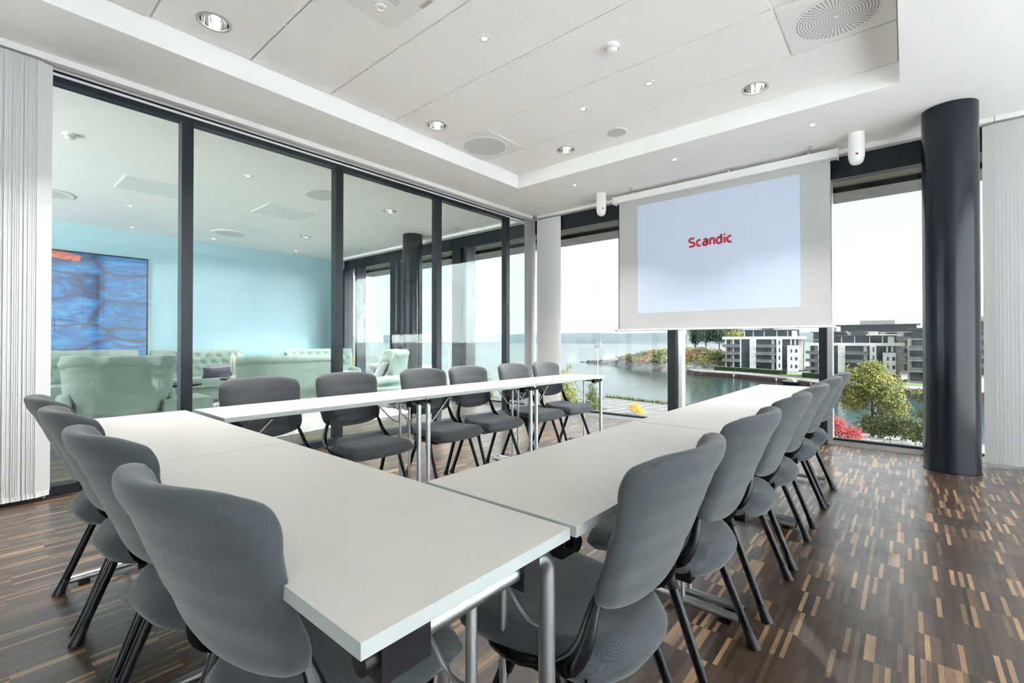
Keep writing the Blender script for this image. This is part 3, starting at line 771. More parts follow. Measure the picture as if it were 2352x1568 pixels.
MB().lathe([(0.030, 0.0), (0.030, -0.004), (0.020, -0.006), (0.018, -0.002), (0, -0.002)], 24, Matrix.Translation((-0.09, 0.0, 0))).build('adjuster_foot', M['white_plastic'], pj, True)

# lounge ceiling
ZL = 3.10
smoke((-6.16, 0.661, ZL), 'white smoke detector on the lounge ceiling beyond the glass')
vent((-8.813, 0.70, ZL), 'round perforated lounge vent at the edge of the white blind', square=False, r=0.30)
vent((-9.535, 3.205, ZL), 'round lounge vent above the mint sofas', square=False, r=0.30)
vent((-6.079, 3.18, ZL), 'round lounge vent beside the second glass-wall mullion', square=False, r=0.22)
spot((-6.067, 2.226, ZL), 'small warm spotlight on the lounge ceiling between the two access panels', 0.05)
spot((-8.736, 1.599, ZL), 'small warm lounge spotlight in front of the painting', 0.05)
spot((-10.343, 1.919, ZL), 'small warm lounge spotlight lighting the painting corner', 0.05)
spot((-10.27, 3.154, ZL), 'small lounge spotlight along the blue wall, near the round vent', 0.05)
spot((-10.27, 4.75, ZL), 'small lounge spotlight along the blue wall near the window corner', 0.05)
downlight((-8.722, 4.219, ZL), 'recessed chrome downlight of the lounge nearest the blue wall', 0.098, 26)
downlight((-6.049, 4.235, ZL), 'recessed chrome downlight of the lounge nearest the glass wall', 0.098, 26)
sprinkler((-6.016, 5.582, ZL), 'lounge sprinkler head near the window, closest to the glass wall')
sprinkler((-8.907, 5.523, ZL), 'lounge sprinkler head near the window, closest to the blue wall')
for (x, y, lab_) in ((-7.46, 1.62, 'pale access panel in the lounge ceiling above the near sofa'), (-7.35, 3.22, 'pale access panel in the lounge ceiling above the middle sofas')):
    t = thing('access_panel', (x, y, ZL), lab_, 'ceiling panel', 'ceiling access panels')
    MB().box((-0.33, -0.36, -0.010), (0.33, 0.36, -0.0005)).bevel(0.003, 1).build('hatch', M['access'], t)
    MB().lathe([(0.012, -0.010), (0.012, -0.013), (0, -0.013)], 12, Matrix.Translation((0.22, -0.27, 0))).build('latch', M['galv'], t)

# ------------------------------------------------------------------ lounge furniture
def make_sofa(name, loc, rz, width, label, cat='sofa', H=0.93, depth=0.80, group='mint tufted lounge seats'):
    """local: faces +x, back at -x"""
    t = thing(name, loc, label, cat, group, rz)
    hw = width/2
    nb = max(3, int(width/0.16))
    def tuft(u, v):
        d = 0
        for r in range(3):
            vv = 0.42+0.2*r; off = 0.5 if r % 2 else 0.0
            f = (u*0.5+0.5)*nb+off; df = abs(f-round(f))/nb*width; dv = abs(v-vv)*H*0.75
            d += math.exp(-(df*df+dv*dv)/0.0016)
        return min(1, d)
    def P(u, v):
        a = abs(u); z = 0.30+(H-0.30)*v-0.02*(1-a)*smoothstep(.8, 1, v)
        flare = 0.06*v
        x = -depth/2+0.09-flare+ (0.30*a**5)*(0.75+0.25*math.sin(PI*v))
        return (x, u*(hw+0.03*smoothstep(.5, 1, v)-0.11*math.exp(-((v-.12)/.17)**2)), z)
    def T(u, v):
        e = max(abs(u)**8, abs(2*v-1)**8)
        return 0.012+(0.062+0.018*smoothstep(.85, 1, v))*math.sqrt(max(0, 1-e))
    mb = MB().pillow(P, T, 56, 22)
    bk = mb.build('backrest', M['mint'], t, 'all', sub=1)
    # tufting: sink the front surface at the buttons
    bt = MB()
    for r in range(3):
        vv = 0.42+0.2*r; off = 0.5 if r % 2 else 0.0
        for k in range(nb+1):
            f = (k-off)/nb
            if 0.06 < f < 0.94:
                u = f*2-1; p = P(u, vv)
                bt.lathe([(0.016, 0.0), (0.013, 0.006), (0, 0.008)], 10, Matrix.Translation((p[0]+T(u, vv)-0.014, p[1], p[2])) @ Matrix.Rotation(PI/2, 4, 'Y'))
    bt.build('tuft_buttons', M['mint'], bk, True)
    for vtx in bk.data.vertices:
        c = vtx.co; v = (c.z-0.30)/(H-0.30); u = c.y/hw
        p = P(max(-1, min(1, u)), max(0, min(1, v)))
        if c.x > p[0] and abs(u) < 0.92:
            vtx.co.x -= 0.045*tuft(u, v)
    rp = []; rr2 = []
    for i in range(41):
        u = -1+i/20; p = P(u*0.985, 0.955); rp.append((p[0]-0.020+0.02*abs(u)**6, p[1], p[2]-0.028-0.05*abs(u)**10)); rr2.append(0.058+0.010*abs(math.sin(PI*nb*(u+1)/2)))
    MB().tube(rp, rr2, 16).build('top_roll', M['mint'], t, 'all', sub=1)
    pp = []
    for u, v in [(-.86, .12), (-.885, .4), (-.89, .7), (-.87, .80), (-.82, .835)]+[(-.8+.1*k, .838) for k in range(1, 17)]+[(.82, .835), (.87, .80), (.89, .7), (.885, .4), (.86, .12)]:
        p = P(u, v); q = T(u, v); nx = -1; pp.append((p[0]-q*1.0, p[1], p[2]))
    MB().tube(pp, 0.008, 8).build('piping', M['mint'], bk, True)
    MB().box((-depth/2+0.08, -hw+0.05, 0.10), (depth/2-0.04, hw-0.05, 0.31)).bevel(0.04, 3).build('base', M['mint'], t, True)
    MB().box((-depth/2+0.14, -hw+0.08, 0.30), (depth/2, hw-0.08, 0.45)).bevel(0.05, 3).build('seat_cushion', M['mint'], t, True)
    for s in (-1, 1):
        def PA(u, v, s=s): 
            x = -depth/2+0.14+(depth-0.22)*v; return (x, s*(hw-0.03)+s*0.03*math.sin(PI*v), 0.40+u*0.17-0.06*v*(1 if u > 0 else 0))
        def TA(u, v):
            e = max(abs(u)**6, abs(2*v-1)**8); return 0.01+0.045*math.sqrt(max(0, 1-e))
        MB().pillow(PA, TA, 10, 12).build('armrest', M['mint'], t, 'all', sub=1)
        for q in (-1, 1):
            MB().tube([(q*(depth/2-0.10), s*(hw-0.12), 0.11), (q*(depth/2-0.08), s*(hw-0.10), 0.0)], [0.022, 0.013], 10).build('leg', M['wood_dark'], t, True)
    return t
make_sofa('tufted_sofa', (-6.70, 1.13, 0.012), PI, 0.90, 'mint sofa with its back to the glass, directly in front of the painting', depth=0.82, H=0.94)
make_sofa('tufted_sofa', (-7.60, 3.42, 0.012), PI, 1.62, 'mint sofa with its back to the glass, between the second and third mullion', depth=0.82, H=0.875)
make_sofa('tufted_sofa', (-9.45, 1.02, 0.012), 0, 1.65, 'pale mint tufted sofa directly beneath the blue painting', H=0.96)
make_sofa('tufted_sofa', (-9.62, 2.78, 0.012), 0, 1.36, 'mint tufted sofa against the blue wall with a plum cushion on it', H=0.945)
make_sofa('tufted_sofa', (-9.62, 5.06, 0.0), 0, 1.42, 'mint tufted sofa in the bright corner by the lounge window', H=0.95)
make_sofa('wing_armchair', (-6.80, 4.62, 0.0), -1.95, 0.74, 'mint wing armchair beside the lounge pillar', 'armchair', H=0.97, depth=0.74)
ot = thing('ottoman', (-6.62, 1.70, 0.012), 'low mint ottoman next to the sofa in front of the painting', 'ottoman', None)
MB().box((-0.30, -0.24, 0.08), (0.30, 0.24, 0.43)).bevel(0.05, 3).build('cushion', M['mint'], ot, True)
for sx_ in (-1, 1):
    for sy_ in (-1, 1): MB().tube([(sx_*0.22, sy_*0.17, 0.09), (sx_*0.24, sy_*0.19, 0)], 0.018, 10).build('leg', M['wood_dark'], ot)
def cushion(loc, rot, w, h, m, label, th=0.07):
    mb = MB().pillow(lambda u, v: ((v-0.5)*0.0, u*w/2*(1-0.10*(1-abs(2*v-1)**2)), (v-0.5)*h*(1-0.10*(1-abs(u)**2))),
                     lambda u, v: 0.004+th*((1-abs(u)**2.5)*(1-abs(2*v-1)**2.5))**0.5, 16, 14)
    o = mb.build('scatter_cushion', m, None, 'all', sub=1); o.location = loc; o.rotation_euler = rot
    return tag(o, label, 'cushion')
cushion((-9.33, 2.98, 0.555), (0.10, 0.55, 0.15), 0.62, 0.30, M['purple'], 'plum satin cushion lying on the mint tufted sofa')
cushion((-6.80, 4.60, 0.60), (0.05, -0.55, -1.95), 0.40, 0.36, M['darkcush'], 'charcoal cushion leaning in the mint wing armchair')
# coffee tables
def round_table(loc, r, h, label):
    t = thing('coffee_table', loc, label, 'table', None)
    MB().lathe([(0, h-0.025), (r, h-0.025), (r+0.004, h-0.012), (r, h), (0, h)], 48).build('tabletop', M['blackgloss'], t, True)
    MB().lathe([(0, 0.0), (r*0.62, 0.0), (r*0.62, 0.012), (0, 0.014)], 40).build('base', M['black'], t)
    for k in range(4):
        a = PI/4+PI/2*k
        MB().tube([(r*0.55*math.cos(a), r*0.55*math.sin(a), 0.01), (r*0.62*math.cos(a), r*0.62*math.sin(a), h-0.02)], 0.010, 8).build('leg', M['black'], t)
    return t
round_table((-8.35, 2.10, 0.012), 0.30, 0.45, 'low round black coffee table between the mint sofas')
round_table((-8.60, 2.99, 0.012), 0.24, 0.48, 'small round black side table carrying the branching sculpture')
cs = thing('coral_sculpture', (-8.60, 2.99, 0.492), 'ivory branching coral sculpture on the side table', 'sculpture')
r_ = random.Random(11)
MB().lathe([(0, 0), (0.10, 0), (0.09, 0.03), (0.05, 0.05), (0, 0.06)], 16).build('base', M['ivory'], cs, True)
for k in range(13):
    a = 2*PI*k/13+r_.uniform(-.2, .2); rr = r_.uniform(.02, .12); h = 0.50-rr*1.3+r_.uniform(-.06, .02)
    pts = [(rr*0.4*math.cos(a), rr*0.4*math.sin(a), 0.03), (rr*math.cos(a), rr*math.sin(a), h*0.4), (rr*1.05*math.cos(a+.15), rr*1.05*math.sin(a+.15), h*0.75), (rr*1.0*math.cos(a+.05), rr*1.0*math.sin(a+.05), h)]
    MB().tube(pts, [0.016, 0.017, 0.019, 0.014], 8).build('branch', M['ivory'], cs, True)
# rug
rg = MB(); RP = [(-5.22, 0.76), (-5.85, 4.55), (-9.95, 4.30), (-9.90, 0.70)]
nu, nv = 110, 110; grid = []
rr_ = random.Random(5)
for j in range(nv+1):
    row = []
    for i in range(nu+1):
        a, b = i/nu, j/nv
        p = Vector(RP[0]).lerp(Vector(RP[3]), a).lerp(Vector(RP[1]).lerp(Vector(RP[2]), a), b)
        e = min(i, nu-i, j, nv-j)
        z = 0.004 if e == 0 else 0.012+rr_.uniform(0, 0.022)
        row.append(rg.bm.verts.new((p.x+rr_.uniform(-.012, .012), p.y+rr_.uniform(-.012, .012), z)))
    grid.append(row)
for j in range(nv):
    for i in range(nu): rg.bm.faces.new((grid[j][i], grid[j][i+1], grid[j+1][i+1], grid[j+1][i]))
tag(rg.build('shag_rug', M['rug'], None, 'all'), 'large pale grey shag rug under the mint lounge seats', 'rug')
# painting
pt = thing('wall_painting', (XB+0.03, 0.0, 1.645), 'large abstract blue painting with an orange-red streak, on the pale blue wall', 'painting')
MB().box((-0.02, 0.0, -0.955), (0.012, 2.20, 0.955)).build('canvas', M['painting'], pt)
fr = MB()
for lo, hi in (((-0.025, -0.02, -0.975), (0.022, 2.22, -0.955)), ((-0.025, -0.02, 0.955), (0.022, 2.22, 0.975)), ((-0.025, -0.02, -0.955), (0.022, 0.0, 0.955)), ((-0.025, 2.20, -0.955), (0.022, 2.22, 0.955))): fr.box(lo, hi)
fr.build('frame', M['black'], pt)

exec_outdoor = True
# ================================================================== OUTDOORS (level of the sea -11.5, land -10)
W, L = -11.5, -10.0
def plane_mb(poly, z0, z1): return MB().prism(poly, z0, z1)
tag(MB().box((-6000, -20, W-0.3), (6000, 9000, W)).build('sea', M['water']), kind='structure')
shore = [(-400, -10), (60, -10), (60, 71), (20, 72), (1, 71.5), (-4, 70.8), (-14, 73), (-31.7, 82.0), (-44, 84), (-53, 86), (-75, 84), (-110, 92), (-400, 150)]
gr = tag(plane_mb(shore, W-2, L).build('ground', M['asphalt']), kind='structure')
def grass_strip(pts, w, name, label):
    mb = MB(); rr = random.Random(hash(name) % 1000)
    for (a, b) in zip(pts, pts[1:]):
        A, B = Vector(a), Vector(b); n = int((B-A).length*26)
        for k in range(n):
            p = A.lerp(B, rr.random()); p = p+Vector((rr.gauss(0, w*0.4), rr.gauss(0, w*0.4)))
            h = rr.uniform(.25, .75); a2 = rr.uniform(0, PI); dx, dy = 0.10*math.cos(a2), 0.10*math.sin(a2)
            v = [mb.bm.verts.new(q) for q in ((p.x-dx, p.y-dy, L), (p.x+dx, p.y+dy, L), (p.x+rr.uniform(-.15, .15), p.y, L+h))]
            mb.bm.faces.new(v)
    return tag(mb.build(name, M['leaf_green']), label, 'grass', None, 'stuff')
grass_strip([(-46, 83.4), (-44, 83.6), (-38, 82.2), (-31.7, 81.2), (-24, 77.5)], 0.7, 'shore_grass', 'strip of rough grass along the water edge of the car park')
grass_strip([(-9, 65), (-4, 63.2), (3, 62.0)], 1.2, 'verge_grass', 'rough grass verge at the foot of the red shrub')
ln = MB()
def stripe(a, b, w=0.12):
    A, B = Vector(a), Vector(b); d = (B-A).normalized(); n = Vector((-d.y, d.x))*w/2
    ln.prism([tuple(A+n), tuple(A-n), tuple(B-n), tuple(B+n)], L+0.002, L+0.012)
d0 = Vector((0.985, -0.17)); base = Vector((-46.5, 76.4))
for k in range(9):
    p = base+d0*2.6*k; stripe(p, p+Vector((1.4, 4.6)))
    q = base+d0*2.6*k+Vector((1.5, -8.2)); stripe(q, q+Vector((1.4, 4.6)))
stripe(base+Vector((2.9, -3.6)), base+Vector((2.9, -3.6))+d0*22)
ln.build('parking_line', M['paint_line'], gr)
MB().prism([(-7.2, 64.8), (4, 62.2), (10, 64.5), (10, 69.5), (1, 69.8), (-6.5, 69.2)], L, L+0.01).build('foot_path', M['concrete'], gr)

# vegetation
def tree(name, loc, label, cat, leaf, crown, trunk_h, trunk_r, n, ls, group=None, seed=1, limbs=5):
    """crown: list of (dx,dy,dz,rx,ry,rz) ellipsoids; leaves are small bent blades on and inside them"""
    rr = random.Random(seed); t = thing(name, loc, label, cat, group)
    if trunk_h:
        tk = MB()
        tk.tube([(0, 0, -0.1), (rr.uniform(-.1, .1)*trunk_r*4, 0, trunk_h*0.5), (rr.uniform(-.1, .1), 0, trunk_h)], [trunk_r, trunk_r*0.75, trunk_r*0.4], 8)
        for k in range(limbs):
            c_ = crown[k % len(crown)]; z0 = trunk_h*rr.uniform(.35, .9)
            tk.tube([(0, 0, z0), (c_[0]*.5+rr.uniform(-.3, .3), c_[1]*.5, (z0+c_[2])/2), (c_[0]+rr.uniform(-.4, .4)*c_[3], c_[1], c_[2])], [trunk_r*.4, trunk_r*.25, trunk_r*.08], 6)
        tk.build('trunk', M['bark'], t, True)
    f = MB(); tot = sum(c_[3]*c_[4]+c_[3]*c_[5] for c_ in crown)
    for c_ in crown:
        m = int(n*(c_[3]*c_[4]+c_[3]*c_[5])/tot)
        for k in range(m):
            d = Vector((rr.gauss(0, 1), rr.gauss(0, 1), rr.gauss(0, 1))).normalized()*(rr.random()**0.45)
            lump = 0.85+0.25*math.sin(d.x*7+c_[0])*math.sin(d.y*6+seed)*math.cos(d.z*8)
            p = Vector((c_[0]+d.x*c_[3]*lump, c_[1]+d.y*c_[4]*lump, c_[2]+d.z*c_[5]*lump))
            if p.z < 0.03: continue
            a = Vector((rr.uniform(-1, 1), rr.uniform(-1, 1), rr.uniform(-1, 1))).normalized(); b = a.orthogonal().normalized()
            s = ls*rr.uniform(.6, 1.3)
            v = [f.bm.verts.new(p+q) for q in (a*s, b*s*.55, -a*s*.9, -b*s*.55)]
            f.bm.faces.new(v)
    f.build('foliage', leaf, t)
    return t
tree('lakeside_tree', (-3.1, 69.3, L), 'large yellow-green tree by the water, seen beside the pillar', 'tree', M['leaf_yellow'],
     [(-.6, 0, 6.4, 2.7, 2.4, 2.6), (1.2, 0, 5.6, 2.4, 2.2, 2.4), (-1.7, 0, 4.2, 2.0, 1.8, 1.8), (1.9, .2, 3.6, 1.9, 1.8, 1.7), (0.2, 0, 8.0, 1.6, 1.5, 1.2)], 6.0, 0.16, 9000, 0.15, seed=3)
tree('broad_shrub', (-1.2, 68.6, L), 'broad green shrub under the yellow-green tree', 'shrub', M['leaf_green'],
     [(-1.4, 0, 1.4, 2.3, 1.6, 1.7), (1.3, 0, 1.5, 2.2, 1.6, 1.8)], 0, 0, 4200, 0.14, seed=4)
tree('red_shrub', (-5.9, 63.6, L), 'bright red autumn shrub outside the window below the screen edge', 'shrub', M['leaf_red'],
     [(-.4, 0, 1.5, 1.7, 1.3, 1.6), (1.2, 0, 0.9, 1.5, 1.1, 1.0)], 1.0, 0.05, 2600, 0.10, seed=5)
tree('leafy_bush', (1.3, 66.4, L), 'green bush partly hidden by the dark pillar', 'shrub', M['leaf_green'],
     [(0.8, 0, 3.4, 1.5, 1.4, 1.2), (0.6, 0, 5.4, 2.2, 1.5, 0.9), (0.2, 0, 1.2, 2.3, 1.6, 1.2), (1.0, 0, 2.2, 1.3, 1.2, 1.0)], 4.6, 0.08, 4200, 0.14, seed=6)
tree('golden_bush', (-31.8, 66.8, L), 'small golden yellow bush beside the car park', 'shrub', M['leaf_gold'], [(0, 0, .9, 1.3, 1.0, 1.0), (1.0, 0, .5, .8, .7, .6)], 0, 0, 900, 0.10, seed=8)
tree('bare_bush', (-25.2, 67.6, L), 'thin brownish bush at the window edge of the car park', 'shrub', M['leaf_rust'], [(0, 0, 1.0, 1.7, 1.0, 1.2)], 0.6, 0.04, 420, 0.10, seed=9)
def conifer(loc, h, r, label, leaf, seed, n=2600, ls=0.16):
    cr = []
    k = 0
    while k < 9:
        z = h*(0.12+0.10*k); cr.append((math.cos(k*2.4)*r*.15, math.sin(k*2.4)*r*.15, z, r*(1.02-0.105*k), r*(1.02-0.105*k), h*0.075)); k += 1
    return tree('young_pine', loc, label, 'tree', leaf, cr, h*0.98, 0.10, n, ls, 'young pines outside the corner window', seed, 9)
conifer((-42.4, 64.0, L), 7.6, 2.9, 'pale yellow-green young pine seen through the corner window above the table end', M['leaf_yellow'], 21)
conifer((-37.4, 63.6, L), 5.2, 2.2, 'darker young pine behind the free table end by the corner window', M['leaf_green'], 22, 1800)
conifer((-53.4, 67.0, L), 6.6, 2.1, 'slim young pine seen through the glass beside the end mullion', M['leaf_yellow'], 23, 1500)
conifer((-60.6, 64.0, L), 5.6, 2.2, 'young pine behind the chairs, seen through the last lounge window', M['leaf_green'], 24, 1500)
tree('birch_tree', (-94.5, 58.0, L), 'thin autumn birch seen through the lounge window beside the armchair', 'tree', M['leaf_gold'],
     [(0, 0, 6.5, 1.8, 1.5, 2.2), (.5, 0, 3.2, 2.0, 1.6, 1.8), (-.3, 0, 9.0, 1.0, .9, 1.6)], 9.5, 0.12, 1500, 0.17, seed=31)
tree('roadside_bush', (-90, 61.5, L), 'pale autumn bush below the lounge window', 'shrub', M['leaf_yellow'], [(0, 0, 1.2, 6, 2.5, 1.3), (-8, -2, 1.4, 5, 2.5, 1.4), (6, 2, 1.0, 4, 2, 1.1)], 0, 0, 3600, 0.20, seed=32)
tree('tall_tree', (-117, 62, L), 'green tree at the far edge of the lounge window', 'tree', M['leaf_green'], [(0, 0, 8, 4, 3, 5), (2, 0, 12, 2.5, 2, 3)], 11, .2, 2400, .24, seed=33)

# light mast and street lamp
ms = thing('light_mast', (-40.1, 69.9, L), 'tall thin floodlight mast standing in the car park', 'lamp post')
MB().tube([(0, 0, 0), (0, 0, 11.0)], [0.10, 0.05], 10).build('pole', M['galv'], ms, True)
for (dx, dz) in ((-.32, 10.9), (.32, 10.9), (-.30, 10.25), (.30, 10.25)):
    MB().box((dx-.22, -.12, dz-.16), (dx+.22, .12, dz+.16)).bevel(.03, 1).build('floodlight', M['galv'], ms)
MB().box((-.5, -.03, 10.4), (.5, .03, 10.48)).build('crossarm', M['galv'], ms)
ms2 = thing('street_lamp', (-71, 64.0, L), 'street lamp on a thin pole beyond the lounge glass', 'lamp post')
MB().tube([(0, 0, 0), (0, 0, 9.6), (.5, -.1, 9.9)], [0.09, 0.06, 0.05], 10).build('pole', M['galv'], ms2, True)
MB().box((.3, -.25, 9.85), (2.6, .05, 10.05)).bevel(.05, 1).build('lamp_head', M['white_plastic'], ms2)
fp = thing('flag_pole', (-57.6, 70.5, L), 'thin bare pole standing near the slim young pine', 'pole')
MB().tube([(0, 0, 0), (0, 0, 7.6)], [0.05, 0.03], 8).build('pole', M['galv'], fp, True)

# jetty house seen through the lounge
jh = thing('jetty_building', (-113, 84, L), 'low white building with a long flat roof, seen past the armchair', 'building')
MB().box((-14, -2, 0), (9, 3, 3.4)).build('wall', M['render_white'], jh)
MB().box((-15, -3, 3.4), (12, 4, 4.3)).build('roof', M['render_white'], jh)
for k in range(6): MB().box((-12+3.4*k, -2.08, 1.0), (-9.6+3.4*k, -1.98, 2.5)).build('window', M['winglass'], jh)

# headland
CL = [(-156, 251), (-140, 247), (-122, 240), (-104, 228), (-90, 221), (-76, 217), (-66, 217), (-58, 236), (-40, 252)]
HW = [1.2, 4, 8, 15, 20, 24, 23, 16, 10]; HH = [0.5, 1.2, 3.0, 5.4, 7.4, 7.8, 7.0, 4.5, 3]
from mathutils import noise
def head_pt(s, q):
    s = max(0, min(len(CL)-1.001, s)); k = int(s); f = s-k
    c0, c1 = Vector(CL[k]), Vector(CL[k+1]); c_ = c0.lerp(c1, f)
    ca = Vector(CL[max(0, k-1)]); cb = Vector(CL[min(len(CL)-1, k+2)])
    d = ((c1-ca).normalized()*(1-f)+(cb-c0).normalized()*f).normalized(); n = Vector((-d.y, d.x))
    w_ = HW[k]*(1-f)+HW[k+1]*f; h_ = HH[k]*(1-f)+HH[k+1]*f; p = c_+n*q*w_
    prof = min(1.0, max(0, (1-abs(q))*1.5))**0.75
    z = W-0.8+(h_+0.8)*prof+1.5*noise.noise(Vector((p.x*.09, p.y*.09, 3)))*prof+1.3*noise.noise(Vector((p.x*.3, p.y*.3, 7)))*prof+0.6*noise.noise(Vector((p.x*.8, p.y*.8, 2)))*prof
    return Vector((p.x, p.y, z))
def headland():
    mb = MB(); N = 190; Mr = 44; rows = []
    for i in range(N+1):
        rows.append([mb.bm.verts.new(head_pt(i/N*(len(CL)-1.001), -1+2*j/Mr)) for j in range(Mr+1)])
    for i in range(N):
        for j in range(Mr):
            f = mb.bm.faces.new((rows[i][j], rows[i][j+1], rows[i+1][j+1], rows[i+1][j]))
            zc = sum(v.co.z for v in f.verts)/4
            f.material_index = 1 if zc-W > 3.4 else 0
    return tag(mb.build('headland', [M['rock'], M['heath']], None, True), kind='structure')
headland()
def scrub():
    rr = random.Random(14); mb = MB()
    for k in range(2600):
        s = rr.uniform(2.0, 7.6); q = rr.uniform(-0.95, 0.6); p0 = head_pt(s, q)
        if p0.z < W+2.9: continue
        h = rr.uniform(.5, 1.7)*(0.5+0.16*s); c = noise.noise(Vector((p0.x*.07, p0.y*.07, 1)))+rr.uniform(-.25, .25)
        mi = 0 if c > 0.05 else (1 if c < -0.18 else 2)
        for z_ in range(12):
            a = Vector((rr.gauss(0, 1), rr.gauss(0, 1), rr.gauss(0, .6)))*h*.5; p = p0+Vector((0, 0, h*.35))+a
            s2 = rr.uniform(.25, .6); d = Vector((rr.uniform(-1, 1), rr.uniform(-1, 1), rr.uniform(-1, 1))).normalized(); e = d.orthogonal()
            f = mb.bm.faces.new([mb.bm.verts.new(p+v) for v in (d*s2, e*s2*.6, -d*s2, -e*s2*.6)])
            f.material_index = mi
    return tag(mb.build('headland_scrub', [M['leaf_green'], M['leaf_rust'], M['leaf_yellow']]), 'autumn scrub covering the rocky headland', 'scrub', None, 'stuff')
scrub()
pines = [(-83.5, 246, 17.0, 4.2, 'tall dark pine on the headland, farthest from the white apartment block'),
         (-78.5, 247, 19.0, 5.4, 'broad dark pine on the headland beside the outermost pine'),
         (-71.8, 246, 18.5, 5.2, 'dark pine on the headland next to the white apartment block'),
         (-67.0, 250, 19.8, 4.4, 'slender dark pine rising behind the other headland pines')]
for i, (x, y, h, r, lb) in enumerate(pines):
    tree('headland_pine', (x, y, -5.2), lb, 'tree', M['leaf_pine'],
         [(0, 0, h*.42, r*.85, r*.8, h*.12), (r*.2, 0, h*.58, r, r*.9, h*.13), (-r*.25, 0, h*.70, r*.95, r*.8, h*.12), (r*.1, 0, h*.84, r*.75, r*.7, h*.11), (0, 0, h*.53, r*.8, r*.8, h*.3)], h*.9, .35, 2600, .42, 'dark pines on the headland', 40+i)

# quay
qy = tag(MB().prism([(-61.3, 180.3), (-44.4, 174.2), (-28.8, 163.2), (-17.6, 150.0), (0, 146), (60, 142), (90, 300), (-70, 300), (-68, 190)], W-1, L).build('quay', M['timber']), kind='structure')
qw = [(-61.6, 180.2), (-44.5, 173.9), (-28.9, 162.8), (-17.6, 149.6), (0, 145.6), (60, 141.6)]
mb = MB()
for a, b in zip(qw, qw[1:]):
    A, B = Vector(a), Vector(b); d = (B-A).normalized(); n = Vector((d.y, -d.x))
    k = 0.0; ln_ = (B-A).length
    while k < ln_:
        p = A+d*k; q = A+d*min(ln_, k+0.5); o_ = n*(0.12 if int(k*2) % 2 else 0)
        mb.prism([tuple(p+o_), tuple(q+o_), tuple(q-n*0.3), tuple(p-n*0.3)], W-1, L-0.25); k += 0.5
mb.build('sheet_pile_wall', M['quaywall'], qy)
for (s, lb) in ((0.30, 'white fender on the quay, farthest from the boat'), (0.62, 'white fender midway along the quay'), (0.92, 'white fender on the quay nearest the boat')):
    seg = s*3; k = min(2, int(seg)); f = seg-k; p = Vector(qw[k]).lerp(Vector(qw[k+1]), f)
    fo = thing('quay_fender', (p.x+.1, p.y-.35, W), lb, 'fender', 'white quay fenders')
    MB().tube([(0, 0, .15), (0, 0, 1.1)], .16, 10).build('float', M['white_plastic'], fo, True)
    MB().box((-.3, -.02, 1.0), (.5, .1, 1.25)).build('board', M['white_plastic'], fo)
hd = tag(MB().prism([(-58, 192), (-46, 187.5), (-33, 179), (-31, 181), (-44, 190.5), (-56, 195.5)], L, L+1.4).build('clipped_hedge', M['hedge']), 'long clipped hedge in front of the white apartment block', 'hedge')
tag(MB().prism([(-33, 178), (-24, 169.5), (-10, 163), (-8, 168), (-24, 181), (-31, 186)], L, L+.08).build('lawn', M['lawn']), kind='structure')
tag(MB().prism([(-25, 170), (-16, 164.5), (-12, 166), (-22, 173)], L+.08, L+1.5).build('clipped_hedge', M['hedge']), 'short dark hedge between the lawn and the grey balconies', 'hedge')
tag(MB().prism([(-6, 158), (12, 156), (14, 162), (-5, 164)], L, L+.1).build('lawn_2', M['lawn']), kind='structure')
# boat
bo = thing('motor_boat', (-25.2, 158.2, W), 'small motor boat under a beige canvas, moored at the quay', 'boat', None, -0.55)
def hullP():
    mb = MB(); secs = [(-3.4, 1.05, 0.9), (-1.5, 1.25, 0.85), (0.8, 1.15, 0.9), (2.6, .65, 1.05), (3.7, .04, 1.25)]; rings = []
    for x, w_, h_ in secs:
        rings.append([mb.bm.verts.new(p) for p in ((x, -w_, h_), (x, -w_*.8, .25), (x, 0, -.15), (x, w_*.8, .25), (x, w_, h_))])
    for a, b in zip(rings, rings[1:]):
        for i in range(4): mb.bm.faces.new((a[i], a[i+1], b[i+1], b[i]))
        mb.bm.faces.new((a[4], a[0], b[0], b[4]))
    mb.bm.faces.new(rings[0]); return mb
hullP().build('hull', M['boat_hull'], bo, True)
MB().prism([(-3.3, -1.0), (1.0, -1.1), (3.4, -.2), (3.4, .2), (1.0, 1.1), (-3.3, 1.0)], .86, 1.02).build('deck', M['white_plastic'], bo)
MB().pillow(lambda u, v: (-2.6+3.6*v, u*.95, .95+1.0*math.sin(PI*v)**.7*(1-u*u)**.5), lambda u, v: .03, 14, 14).build('canvas_cover', M['canvas'], bo, 'all')

